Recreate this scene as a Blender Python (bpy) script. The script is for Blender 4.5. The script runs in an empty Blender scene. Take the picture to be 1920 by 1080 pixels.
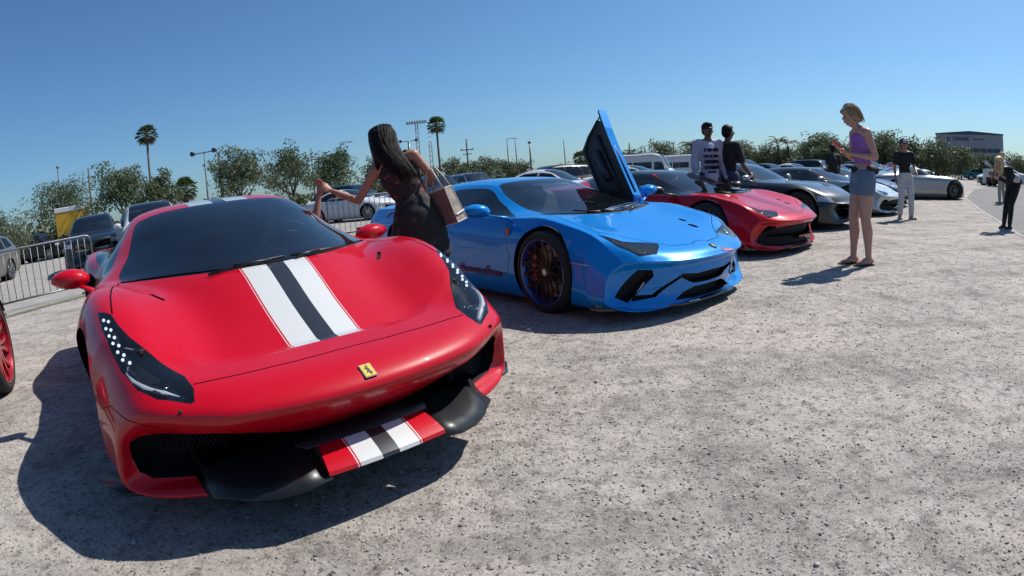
import bpy, bmesh, math, random
import numpy as np
from mathutils import Vector, Matrix

rng = random.Random(7)
scene = bpy.context.scene
COL = scene.collection
R = math.radians

# ------------------------------------------------------------------ camera (wide action-camera lens)
CAM_F, CAM_P, CAM_R, CAM_H = 1061.0 / 1920.0 * 36.0, R(10.83), R(4.435), 1.125
cam = bpy.data.cameras.new('camera')
cam_ob = bpy.data.objects.new('camera', cam)
COL.objects.link(cam_ob)
scene.camera = cam_ob
cam.type = 'PANO'
cam.sensor_width = 36.0
cam.sensor_fit = 'HORIZONTAL'
cam.clip_start = 0.02
cam.clip_end = 6000.0
pc = cam if hasattr(cam, 'panorama_type') else cam.cycles
pc.panorama_type = 'FISHEYE_LENS_POLYNOMIAL'
pc.fisheye_fov = R(170)
pc.fisheye_polynomial_k0 = 0.0
pc.fisheye_polynomial_k1 = -1.0 / CAM_F
pc.fisheye_polynomial_k2 = 0.0
pc.fisheye_polynomial_k3 = 0.0
pc.fisheye_polynomial_k4 = 0.0
_F = Vector((0, math.cos(CAM_P), -math.sin(CAM_P)))
_U = Vector((0, math.sin(CAM_P), math.cos(CAM_P)))
_X = Vector((1, 0, 0)) * math.cos(CAM_R) - _U * math.sin(CAM_R)
_Y = Vector((1, 0, 0)) * math.sin(CAM_R) + _U * math.cos(CAM_R)
cam_ob.matrix_world = Matrix((
    (_X.x, _Y.x, -_F.x, 0), (_X.y, _Y.y, -_F.y, 0), (_X.z, _Y.z, -_F.z, CAM_H), (0, 0, 0, 1)))

# ------------------------------------------------------------------ daylight
SUN_DIR = Vector((1.30, 0.72, 1.86)).normalized()      # towards the sun
SUN_EL = math.asin(SUN_DIR.z)
SUN_AZ = math.atan2(SUN_DIR.x, SUN_DIR.y)               # from +Y clockwise
world = bpy.data.worlds.new('World')
scene.world = world
world.use_nodes = True
wn = world.node_tree
wn.nodes.clear()
_sky = wn.nodes.new('ShaderNodeTexSky')
_sky.sky_type = 'NISHITA'
_sky.sun_disc = False
_sky.sun_elevation = SUN_EL
_sky.sun_rotation = SUN_AZ
_sky.air_density = 1.0
_sky.dust_density = 0.8
_sky.ozone_density = 9.0
_bg = wn.nodes.new('ShaderNodeBackground')
_bg.inputs[1].default_value = 0.081
_wo = wn.nodes.new('ShaderNodeOutputWorld')
_wb = wn.nodes.new('ShaderNodeVectorMath')              # the camera's cool white balance
_wb.operation = 'MULTIPLY'
_wb.inputs[1].default_value = (0.86, 1.03, 1.055)
wn.links.new(_sky.outputs[0], _wb.inputs[0])
wn.links.new(_wb.outputs[0], _bg.inputs[0])
wn.links.new(_bg.outputs[0], _wo.inputs[0])
sun = bpy.data.lights.new('sun', 'SUN')
sun.energy = 5.0
sun.angle = R(0.55)
sun.color = (1.0, 0.955, 0.89)
sun_ob = bpy.data.objects.new('sun', sun)
COL.objects.link(sun_ob)
sun_ob.rotation_euler = SUN_DIR.to_track_quat('Z', 'Y').to_euler()
sun_ob.location = (20, 12, 40)
scene.view_settings.view_transform = 'Standard'
scene.view_settings.look = 'None'
scene.view_settings.exposure = 0.42
scene.view_settings.gamma = 1.0
scene.view_settings.use_curve_mapping = False

# ------------------------------------------------------------------ helpers
MATS = {}
ALB = 0.71        # photograph is exposed bright: keep base colours on the low side of their range

def nmat(name):
    m = bpy.data.materials.new(name)
    m.use_nodes = True
    nt = m.node_tree
    b = nt.nodes.get('Principled BSDF')
    MATS[name] = m
    return m, nt, b

def setp(b, **k):
    names = dict(color='Base Color', rough='Roughness', metal='Metallic', coat='Coat Weight', coatr='Coat Roughness',
                 spec='Specular IOR Level', trans='Transmission Weight', ior='IOR', alpha='Alpha', emis='Emission Color',
                 emiss='Emission Strength', sheen='Sheen Weight', sub='Subsurface Weight')
    for a, v in k.items():
        s = b.inputs.get(names[a])
        if s is None:
            continue
        if a in ('color', 'emis'):
            v = (v[0], v[1], v[2], 1.0)
        s.default_value = v

def mat(name, color, rough=0.5, noise=0.0, nscale=20.0, bump=0.0, bscale=80.0, **k):
    """plain procedural material: base colour broken up by noise, optional fine bump"""
    if name in MATS:
        return MATS[name]
    m, nt, b = nmat(name)
    color = tuple(c * ALB for c in color)
    setp(b, color=color, rough=rough, **k)
    if noise or bump:
        tc = nt.nodes.new('ShaderNodeTexCoord')
    if noise:
        n = nt.nodes.new('ShaderNodeTexNoise')
        n.inputs['Scale'].default_value = nscale
        n.inputs['Detail'].default_value = 5
        nt.links.new(tc.outputs['Object'], n.inputs['Vector'])
        r = nt.nodes.new('ShaderNodeMapRange')
        r.inputs[1].default_value = 0.3; r.inputs[2].default_value = 0.7
        r.inputs[3].default_value = 1 - noise; r.inputs[4].default_value = 1 + noise
        nt.links.new(n.outputs[0], r.inputs[0])
        mx = nt.nodes.new('ShaderNodeVectorMath'); mx.operation = 'SCALE'
        mx.inputs[0].default_value = color
        nt.links.new(r.outputs[0], mx.inputs['Scale'])
        nt.links.new(mx.outputs[0], b.inputs['Base Color'])
    if bump:
        n2 = nt.nodes.new('ShaderNodeTexNoise')
        n2.inputs['Scale'].default_value = bscale
        n2.inputs['Detail'].default_value = 4
        nt.links.new(tc.outputs['Object'], n2.inputs['Vector'])
        bp = nt.nodes.new('ShaderNodeBump')
        bp.inputs['Strength'].default_value = bump
        bp.inputs['Distance'].default_value = 0.01
        nt.links.new(n2.outputs[0], bp.inputs['Height'])
        nt.links.new(bp.outputs[0], b.inputs['Normal'])
    return m

def paint(name, color, metal=0.0, rough=0.35, flake=0.0, coatr=0.03):
    """clear-coated car paint with a thin film of dust"""
    if name in MATS:
        return MATS[name]
    m, nt, b = nmat(name)
    color = tuple(c * ALB for c in color)
    setp(b, color=color, rough=rough, metal=metal, coat=0.62, coatr=coatr, spec=0.5 if metal > .2 else 0.12)
    tc = nt.nodes.new('ShaderNodeTexCoord')
    n = nt.nodes.new('ShaderNodeTexNoise'); n.inputs['Scale'].default_value = 3.0; n.inputs['Detail'].default_value = 6
    nt.links.new(tc.outputs['Object'], n.inputs['Vector'])
    r = nt.nodes.new('ShaderNodeMapRange')
    r.inputs[1].default_value = 0.35; r.inputs[2].default_value = 0.8
    r.inputs[3].default_value = max(0.0, coatr - .02); r.inputs[4].default_value = coatr + 0.015
    nt.links.new(n.outputs[0], r.inputs[0])
    nt.links.new(r.outputs[0], b.inputs['Coat Roughness'])
    if flake:
        v = nt.nodes.new('ShaderNodeTexVoronoi'); v.inputs['Scale'].default_value = 900.0
        nt.links.new(tc.outputs['Object'], v.inputs['Vector'])
        bp = nt.nodes.new('ShaderNodeBump'); bp.inputs['Strength'].default_value = flake; bp.inputs['Distance'].default_value = 0.001
        nt.links.new(v.outputs['Color'], bp.inputs['Height'])
        nt.links.new(bp.outputs[0], b.inputs['Normal'])
    return m

def glass(name, tint, clear=0.5, rough=0.02, ior=1.55):
    """tinted glazing: sky reflections over a see-through tint"""
    if name in MATS:
        return MATS[name]
    m, nt, b = nmat(name)
    nt.nodes.remove(b)
    out = nt.nodes.get('Material Output')
    tr = nt.nodes.new('ShaderNodeBsdfTransparent'); tr.inputs[0].default_value = (tint[0] * clear, tint[1] * clear, tint[2] * clear, 1)
    gl = nt.nodes.new('ShaderNodeBsdfGlossy'); gl.inputs['Color'].default_value = (1, 1, 1, 1); gl.inputs['Roughness'].default_value = rough
    df = nt.nodes.new('ShaderNodeBsdfDiffuse'); df.inputs[0].default_value = (0.10, 0.115, 0.13, 1)
    lw = nt.nodes.new('ShaderNodeFresnel'); lw.inputs[0].default_value = ior
    a = nt.nodes.new('ShaderNodeMixShader'); a.inputs[0].default_value = 0.035
    nt.links.new(tr.outputs[0], a.inputs[1]); nt.links.new(df.outputs[0], a.inputs[2])
    c = nt.nodes.new('ShaderNodeMixShader')
    nt.links.new(lw.outputs[0], c.inputs[0]); nt.links.new(a.outputs[0], c.inputs[1]); nt.links.new(gl.outputs[0], c.inputs[2])
    nt.links.new(c.outputs[0], out.inputs[0])
    return m

def link(name, me, parent=None, mats=(), smooth=True):
    ob = bpy.data.objects.new(name, me)
    COL.objects.link(ob)
    for m in mats:
        me.materials.append(m)
    if parent is not None:
        ob.parent = parent
    return ob

def mesh_from(name, V, Fc, parent=None, mats=(), smooth=False, midx=None):
    me = bpy.data.meshes.new(name)
    me.from_pydata([tuple(v) for v in V], [], [tuple(f) for f in Fc])
    if smooth:
        me.polygons.foreach_set('use_smooth', [True] * len(me.polygons))
    ob = link(name, me, parent, mats)
    if midx is not None:
        me.polygons.foreach_set('material_index', midx)
    me.update()
    return ob

def tag(o, label=None, cat=None, group=None, kind=None):
    if label: o['label'] = label
    if cat: o['category'] = cat
    if group: o['group'] = group
    if kind: o['kind'] = kind
    return o

def empty(name, loc=(0, 0, 0), rz=0.0, label=None, cat=None, group=None):
    o = bpy.data.objects.new(name, None)
    COL.objects.link(o)
    o.location = loc
    o.rotation_euler = (0, 0, rz)
    o.empty_display_size = 0.2
    return tag(o, label, cat, group)

def copy_tree(o, parent=None):
    c = o.copy()
    COL.objects.link(c)
    c.parent = parent
    c.matrix_parent_inverse = o.matrix_parent_inverse.copy()
    for ch in o.children:
        copy_tree(ch, c)
    return c

class MB:
    """collects shapes into one mesh"""
    def __init__(s):
        s.V = []; s.F = []; s.M = []; s.mi = 0
    def add(s, V, Fc):
        o = len(s.V)
        s.V += [tuple(v) for v in V]
        s.F += [tuple(i + o for i in f) for f in Fc]
        s.M += [s.mi] * len(Fc)
        return s
    def box(s, c, d, rz=0.0, M=None, bev=0.0):
        x, y, z = d[0] / 2, d[1] / 2, d[2] / 2
        if bev:
            b = min(bev, x * .9, y * .9, z * .9)
            P = []
            for (px, py, pz) in ((x - b, y - b, z), (x - b, y, z - b), (x, y - b, z - b)):
                for sx in (-1, 1):
                    for sy in (-1, 1):
                        for sz in (-1, 1):
                            P.append((px * sx, py * sy, pz * sz))
            bm = bmesh.new()
            for p in P: bm.verts.new(p)
            bmesh.ops.convex_hull(bm, input=bm.verts)
            bmesh.ops.dissolve_limit(bm, angle_limit=0.02, verts=bm.verts, edges=bm.edges)
            bm.verts.index_update()
            V = [v.co.copy() for v in bm.verts]; Fc = [[v.index for v in f.verts] for f in bm.faces]
            bm.free()
        else:
            V = [Vector((sx * x, sy * y, sz * z)) for sx in (-1, 1) for sy in (-1, 1) for sz in (-1, 1)]
            Fc = [(0, 1, 3, 2), (4, 6, 7, 5), (0, 4, 5, 1), (2, 3, 7, 6), (0, 2, 6, 4), (1, 5, 7, 3)]
        T = Matrix.Translation(c) @ (M.to_4x4() if M is not None else Matrix.Rotation(rz, 4, 'Z'))
        return s.add([T @ Vector(v) for v in V], Fc)
    def tube(s, pts, r, n=8, cap=True, flat=1.0):
        """tube through pts; r number or list"""
        pts = [Vector(p) for p in pts]
        rr = r if isinstance(r, (list, tuple)) else [r] * len(pts)
        V = []; Fc = []
        up = None
        for i, p in enumerate(pts):
            d = (pts[min(i + 1, len(pts) - 1)] - pts[max(i - 1, 0)])
            if d.length < 1e-9: d = Vector((0, 0, 1))
            d.normalize()
            if up is None:
                a = Vector((0, 0, 1)) if abs(d.z) < .9 else Vector((1, 0, 0))
                up = (a - d * a.dot(d)).normalized()
            else:
                up = (up - d * up.dot(d)).normalized()
            sd = d.cross(up)
            for k in range(n):
                t = 2 * math.pi * k / n
                V.append(p + (sd * math.cos(t) + up * math.sin(t) * flat) * rr[i])
        for i in range(len(pts) - 1):
            for k in range(n):
                a = i * n + k; b = i * n + (k + 1) % n
                Fc.append((a, b, b + n, a + n))
        if cap:
            Fc.append(tuple(range(n))[::-1]); Fc.append(tuple((len(pts) - 1) * n + k for k in range(n)))
        return s.add(V, Fc)
    def lathe(s, prof, n=32, axis='Y', c=(0, 0, 0), close=True):
        """prof: list of (radius, along-axis)"""
        V = []; Fc = []
        for (r, h) in prof:
            for k in range(n):
                t = 2 * math.pi * k / n
                a, b = r * math.cos(t), r * math.sin(t)
                p = {'Y': (a, h, b), 'Z': (a, b, h), 'X': (h, a, b)}[axis]
                V.append((p[0] + c[0], p[1] + c[1], p[2] + c[2]))
        for i in range(len(prof) - 1):
            for k in range(n):
                a = i * n + k; b = i * n + (k + 1) % n
                Fc.append((a, b, b + n, a + n))
        return s.add(V, Fc)
    def prism(s, poly, h0, h1, plane='XY', M=None):
        """extruded polygon"""
        n = len(poly)
        def P(a, b, h):
            return {'XY': (a, b, h), 'XZ': (a, h, b), 'YZ': (h, a, b)}[plane]
        V = [Vector(P(a, b, h0)) for a, b in poly] + [Vector(P(a, b, h1)) for a, b in poly]
        if M is not None: V = [M @ v for v in V]
        Fc = [tuple(range(n)), tuple(range(n, 2 * n))[::-1]] + [(i, i + n, (i + 1) % n + n, (i + 1) % n) for i in range(n)]
        return s.add(V, Fc)
    def ball(s, c, r, nu=10, nv=7, M=None):
        r = r if isinstance(r, (list, tuple)) else (r, r, r)
        V = []; Fc = []
        for i in range(nv + 1):
            th = math.pi * i / nv
            for k in range(nu):
                t = 2 * math.pi * k / nu
                v = Vector((r[0] * math.sin(th) * math.cos(t), r[1] * math.sin(th) * math.sin(t), r[2] * math.cos(th)))
                if M is not None: v = M @ v
                V.append(v + Vector(c))
        for i in range(nv):
            for k in range(nu):
                a = i * nu + k; b = i * nu + (k + 1) % nu
                if i == 0: Fc.append((a, a + nu, b + nu))
                elif i == nv - 1: Fc.append((a, a + nu, b))
                else: Fc.append((a, a + nu, b + nu, b))
        return s.add(V, Fc)
    def build(s, name, mats, parent=None, smooth=False, autos=None):
        if not isinstance(mats, (list, tuple)): mats = [mats]
        bm = bmesh.new()
        vs = [bm.verts.new(v) for v in s.V]
        for f, mi in zip(s.F, s.M):
            if len(set(f)) < 3: continue
            try:
                fc = bm.faces.new([vs[i] for i in f])
                fc.material_index = mi; fc.smooth = smooth or autos is not None
            except ValueError:
                pass
        bmesh.ops.remove_doubles(bm, verts=bm.verts, dist=1e-5)
        bmesh.ops.recalc_face_normals(bm, faces=bm.faces)
        if autos is not None:
            for e in bm.edges:
                if len(e.link_faces) == 2 and e.calc_face_angle(0) > R(autos): e.smooth = False
        me = bpy.data.meshes.new(name)
        bm.to_mesh(me); bm.free()
        return link(name, me, parent, mats)

def sm(a, b, t):
    t = max(0.0, min(1.0, (t - a) / (b - a))); return t * t * (3 - 2 * t)
# ------------------------------------------------------------------ ground
def ground_material(name, c1, c2, c3, speck=1.0, bump=.6, sc=1.0):
    m, nt, b = nmat(name)
    L = nt.links
    tc = nt.nodes.new('ShaderNodeTexCoord')
    def noise(scale, detail=6, rough=.6, dist=0.0):
        n = nt.nodes.new('ShaderNodeTexNoise'); n.inputs['Scale'].default_value = scale * sc; n.inputs['Detail'].default_value = detail
        n.inputs['Roughness'].default_value = rough; n.inputs['Distortion'].default_value = dist
        L.new(tc.outputs['Object'], n.inputs['Vector']); return n
    def ramp(src, a, b_, lo=0.0, hi=1.0):
        r = nt.nodes.new('ShaderNodeMapRange'); r.inputs[1].default_value = a; r.inputs[2].default_value = b_; r.inputs[3].default_value = lo; r.inputs[4].default_value = hi
        L.new(src, r.inputs[0]); return r.outputs[0]
    def mix(f, a, c, mode='MIX'):
        x = nt.nodes.new('ShaderNodeMix'); x.data_type = 'RGBA'; x.blend_type = mode
        for s, v in ((0, f), (6, a), (7, c)):
            if isinstance(v, (tuple, list)): x.inputs[s].default_value = (*v, 1)
            elif isinstance(v, (float, int)): x.inputs[s].default_value = v
            else: L.new(v, x.inputs[s])
        return x.outputs[2]
    n1 = noise(.45, 7, .62); n2 = noise(1.7, 9, .70, .5); n3 = noise(11, 9, .72); n4 = noise(60, 6, .75); n5 = noise(5.2, 7, .7, .8)
    col = mix(ramp(n1.outputs[0], .40, .60), c1, c2)
    col = mix(ramp(n5.outputs[0], .46, .62, 0, .7), col, (c1[0] * 1.22, c1[1] * 1.22, c1[2] * 1.24))
    col = mix(ramp(n2.outputs[0], .50, .66, 0, .8), col, c3)
    nd = noise(.9, 5, .55, 1.0)
    col = mix(ramp(nd.outputs[0], .52, .64, 0, .6), col, (c1[0] * 1.30, c1[1] * 1.29, c1[2] * 1.27))
    col = mix(ramp(n3.outputs[0], .50, .66, 0, .65 * speck), col, (c3[0] * .75, c3[1] * .74, c3[2] * .74))
    rough_ = ramp(n2.outputs[0], .42, .62, .35, 1.0)
    sp = nt.nodes.new('ShaderNodeMath'); sp.operation = 'MULTIPLY'; L.new(ramp(n4.outputs[0], .54, .63, 0, .85 * speck), sp.inputs[0]); L.new(rough_, sp.inputs[1])
    col = mix(sp.outputs[0], col, (c3[0] * .34, c3[1] * .33, c3[2] * .34))
    n6 = noise(95, 4, .6)
    col = mix(ramp(n6.outputs[0], .60, .68, 0, .6 * speck), col, (.62, .60, .57))
    # stones bedded in the surface: warped cells so that they look broken, not round
    wv = nt.nodes.new('ShaderNodeMix'); wv.data_type = 'VECTOR'; wv.inputs[0].default_value = .035
    nn = noise(30, 3, .6); L.new(tc.outputs['Object'], wv.inputs[4]); L.new(nn.outputs['Color'], wv.inputs[5])
    vo = nt.nodes.new('ShaderNodeTexVoronoi'); vo.inputs['Scale'].default_value = 62 * sc; vo.inputs['Randomness'].default_value = 1; vo.distance = 'MANHATTAN'
    L.new(wv.outputs[1], vo.inputs['Vector'])
    sep = nt.nodes.new('ShaderNodeSeparateColor'); L.new(vo.outputs['Color'], sep.inputs[0])
    stone = nt.nodes.new('ShaderNodeMath'); stone.operation = 'MULTIPLY'
    L.new(ramp(vo.outputs['Distance'], .62, .40), stone.inputs[0]); L.new(ramp(sep.outputs[0], .72, .80), stone.inputs[1])
    tone = nt.nodes.new('ShaderNodeMix'); tone.data_type = 'RGBA'
    L.new(sep.outputs[1], tone.inputs[0]); tone.inputs[6].default_value = (.09, .082, .08, 1); tone.inputs[7].default_value = (.50, .47, .44, 1)
    fm = nt.nodes.new('ShaderNodeMath'); fm.operation = 'MULTIPLY'; fm.inputs[1].default_value = .7 * speck; L.new(stone.outputs[0], fm.inputs[0])
    col = mix(fm.outputs[0], col, tone.outputs[2])
    # old tyre tracks: long faint bands
    mp = nt.nodes.new('ShaderNodeMapping'); mp.inputs['Rotation'].default_value = (0, 0, R(24)); mp.inputs['Scale'].default_value = (.10, 1.2, 1)
    L.new(tc.outputs['Object'], mp.inputs[0])
    nb = nt.nodes.new('ShaderNodeTexNoise'); nb.inputs['Scale'].default_value = 2.2; nb.inputs['Detail'].default_value = 6; L.new(mp.outputs[0], nb.inputs['Vector'])
    col = mix(ramp(nb.outputs[0], .50, .66, 0, .36), col, (c3[0] * .8, c3[1] * .8, c3[2] * .8))
    L.new(col, b.inputs['Base Color'])
    setp(b, rough=.92, spec=.25)
    # relief
    ad = nt.nodes.new('ShaderNodeMath'); ad.operation = 'ADD'
    a2 = nt.nodes.new('ShaderNodeMath'); a2.operation = 'MULTIPLY_ADD'; a2.inputs[1].default_value = .5
    L.new(n3.outputs[0], a2.inputs[0]); L.new(stone.outputs[0], a2.inputs[2])
    L.new(a2.outputs[0], ad.inputs[0]); 
    m4 = nt.nodes.new('ShaderNodeMath'); m4.operation = 'MULTIPLY'; m4.inputs[1].default_value = .35; L.new(n4.outputs[0], m4.inputs[0]); L.new(m4.outputs[0], ad.inputs[1])
    bp = nt.nodes.new('ShaderNodeBump'); bp.inputs['Strength'].default_value = bump; bp.inputs['Distance'].default_value = .02
    L.new(ad.outputs[0], bp.inputs['Height'])
    bp2 = nt.nodes.new('ShaderNodeBump'); bp2.inputs['Strength'].default_value = .5; bp2.inputs['Distance'].default_value = .10
    L.new(n2.outputs[0], bp2.inputs['Height']); L.new(bp.outputs[0], bp2.inputs['Normal'])
    L.new(bp2.outputs[0], b.inputs['Normal'])
    return m

M_gravel = ground_material('crushed rock ground', (.360, .322, .290), (.325, .303, .268), (.172, .152, .134), speck=1.45, bump=1.0)
M_asphalt = ground_material('worn pale asphalt', (.175, .170, .165), (.162, .158, .151), (.132, .128, .122), speck=.25, bump=.25, sc=1.5)
M_lotpave = ground_material('dusty lot surface', (.262, .25, .232), (.236, .228, .213), (.188, .18, .166), speck=.3, bump=.3)
M_verge = mat('dry grass verge', (.17, .17, .10), .95, noise=.5, nscale=9, bump=.8, bscale=40)
M_edge = mat('worn edge line', (.36, .34, .32), .85, noise=.45, nscale=6)

def sheet(name, poly, z, m, kind='structure'):
    o = mesh_from(name, [(x, y, z) for x, y in poly], [tuple(range(len(poly)))], None, [m])
    o['kind'] = kind
    return o
sheet('ground', [(-2500, -600), (2500, -600), (2500, 3500), (-2500, 3500)], 0, M_gravel)
sheet('road', [(9.2, 7.2), (13.6, 12.3), (18.6, 17.7), (27, 25), (60, 47), (300, 190), (700, 300), (700, -600), (25, -60), (4.6, 1.0)], .004, M_asphalt)
def strip(name, pts, w, z, m):
    L_ = []; R_ = []
    for i, p in enumerate(pts):
        a = Vector(pts[max(0, i - 1)]); b = Vector(pts[min(len(pts) - 1, i + 1)]); d = (b - a).normalized(); n = Vector((-d.y, d.x)) * w / 2
        L_.append(Vector(p) + n); R_.append(Vector(p) - n)
    V = [(v.x, v.y, z) for v in L_] + [(v.x, v.y, z) for v in R_]; n = len(pts)
    o = mesh_from(name, V, [(i, i + 1, n + i + 1, n + i) for i in range(n - 1)], None, [m]); o['kind'] = 'structure'; return o
strip('road_edge', [(4.7, 1.0), (9.2, 7.2), (13.6, 12.3), (18.6, 17.7), (27, 25), (60, 47)], .10, .008, M_edge)
sheet('parking_lot', [(-9.8, 4.2), (-6.4, 12.8), (-3.0, 22), (1.5, 27), (12, 26), (30, 34), (45, 45), (40, 75), (-20, 80), (-45, 60), (-45, 10), (-14, 0)], .004, M_lotpave)
strip('grass_verge', [(-12.0, .5), (-9.3, 4.9), (-7.4, 9.7), (-6.2, 13.5)], .32, .008, M_verge)

def pebbles():
    r = np.random.RandomState(4)
    base = []
    t = (1 + 5 ** .5) / 2
    ico = np.array([(-1, t, 0), (1, t, 0), (-1, -t, 0), (1, -t, 0), (0, -1, t), (0, 1, t), (0, -1, -t), (0, 1, -t), (t, 0, -1), (t, 0, 1), (-t, 0, -1), (-t, 0, 1)]) / 1.9
    F0 = np.array([(0, 11, 5), (0, 5, 1), (0, 1, 7), (0, 7, 10), (0, 10, 11), (1, 5, 9), (5, 11, 4), (11, 10, 2), (10, 7, 6), (7, 1, 8), (3, 9, 4), (3, 4, 2), (3, 2, 6), (3, 6, 8), (3, 8, 9), (4, 9, 5), (2, 4, 11), (6, 2, 10), (8, 6, 7), (9, 8, 1)])
    V = []; F = []; M = []; off = 0
    N = 30000
    for i in range(N):
        if i % 9 == 0 or i == 0:
            d = .75 + 7.5 * r.rand() ** 1.15; a = r.uniform(-1.12, 1.12); cx, cy = d * math.sin(a), d * math.cos(a); sp_ = r.choice([.05, .12, .35, .8])
        x, y = cx + r.normal() * sp_, cy + r.normal() * sp_
        d = math.hypot(x, y)
        s = (.0012 + .0052 * r.rand() ** 4) * (1 + .05 * d)
        if r.rand() < .0016: s = r.uniform(.007, .014)
        S_ = np.array([s * r.uniform(.8, 1.5), s * r.uniform(.7, 1.2), s * r.uniform(.45, .8)])
        v = ico * S_ * (1 + r.uniform(-.32, .32, (12, 1)))
        c, q = math.cos(i * 2.4), math.sin(i * 2.4)
        v[:, 2] *= 1.0
        v = np.stack([v[:, 0] * c - v[:, 1] * q + x, v[:, 0] * q + v[:, 1] * c + y, v[:, 2] + S_[2] * .35], 1)
        V.append(v); F.append(F0 + off); off += 12
        M.append(np.full(20, r.choice([0, 1, 2], p=[.55, .22, .23])))
    V = np.concatenate(V); F = np.concatenate(F); M = np.concatenate(M)
    me = bpy.data.meshes.new('gravel')
    me.vertices.add(len(V)); me.vertices.foreach_set('co', V.ravel())
    me.loops.add(F.size); me.loops.foreach_set('vertex_index', F.ravel())
    me.polygons.add(len(F)); me.polygons.foreach_set('loop_start', np.arange(0, F.size, 3)); me.polygons.foreach_set('loop_total', np.full(len(F), 3))
    me.polygons.foreach_set('material_index', M)
    me.update(); me.validate()
    o = link('gravel', me, None, [mat('pebble grey', (.36, .33, .31), .85), mat('pebble dark', (.12, .11, .105), .8), mat('pebble pale', (.50, .47, .45), .8)])
    tag(o, 'loose pebbles and rock chips scattered over the pale ground', 'gravel', kind='stuff')
pebbles()

def litter():
    r = np.random.RandomState(9)
    V = []; F = []; n = 3400
    for i in range(n):
        if i % 14 == 0: d = 1.2 + 14 * r.rand() ** 1.2; a = r.uniform(-1.1, 1.15); cx, cy = d * math.sin(a), d * math.cos(a); sp = r.choice([.08, .25, .7, 1.5])
        x, y = cx + r.normal() * sp, cy + r.normal() * sp; t = r.uniform(0, 6.28); L_ = r.uniform(.004, .013) * (1 + .04 * math.hypot(x, y)); w = L_ * r.uniform(.18, .5)
        c, s = math.cos(t), math.sin(t); h = r.uniform(.001, .005)
        b = len(V)
        for (u, v, z) in ((-L_, 0, .0015), (0, w, h), (L_, 0, .0015), (0, -w, .001)): V.append((x + u * c - v * s, y + u * s + v * c, z))
        F.append((b, b + 1, b + 2, b + 3))
    o = mesh_from('leaf_litter', V, F, None, [mat('dead leaf', (.10, .065, .045), .9, noise=.4, nscale=60)])
    tag(o, 'dry brown leaf scraps scattered over the pale ground', 'leaf litter', kind='stuff')
litter()
# ------------------------------------------------------------------ car body sheets
def hermite_axis(P, nsub, sharp=()):
    """P: (N, ...) rows; nsub: list of subdivisions per span. Catmull-Rom with one-sided tangents at sharp rows"""
    N = P.shape[0]
    d = np.diff(P, axis=0)
    L = np.maximum(np.sqrt((d ** 2).sum(-1)).reshape(N - 1, -1).mean(1), 1e-4)
    L = L ** 0.75
    m = d / L[:, None, None]
    Tin = np.zeros_like(P); Tout = np.zeros_like(P)
    for i in range(N):
        if i == 0: t = m[0]; Tin[i] = Tout[i] = t
        elif i == N - 1: t = m[-1]; Tin[i] = Tout[i] = t
        elif i in sharp:
            Tin[i] = m[i - 1]; Tout[i] = m[i]
        else:
            t = (m[i - 1] * L[i] + m[i] * L[i - 1]) / (L[i] + L[i - 1])
            Tin[i] = Tout[i] = t
    out = []; par = []
    for i in range(N - 1):
        n = nsub[i]
        for k in range(n + (1 if i == N - 2 else 0)):
            t = k / n
            h00 = 2 * t ** 3 - 3 * t * t + 1; h10 = t ** 3 - 2 * t * t + t
            h01 = -2 * t ** 3 + 3 * t * t; h11 = t ** 3 - t * t
            out.append(h00 * P[i] + h10 * L[i] * Tout[i] + h01 * P[i + 1] + h11 * L[i] * Tin[i + 1])
            par.append(i + t)
    return np.array(out), np.array(par)

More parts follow.
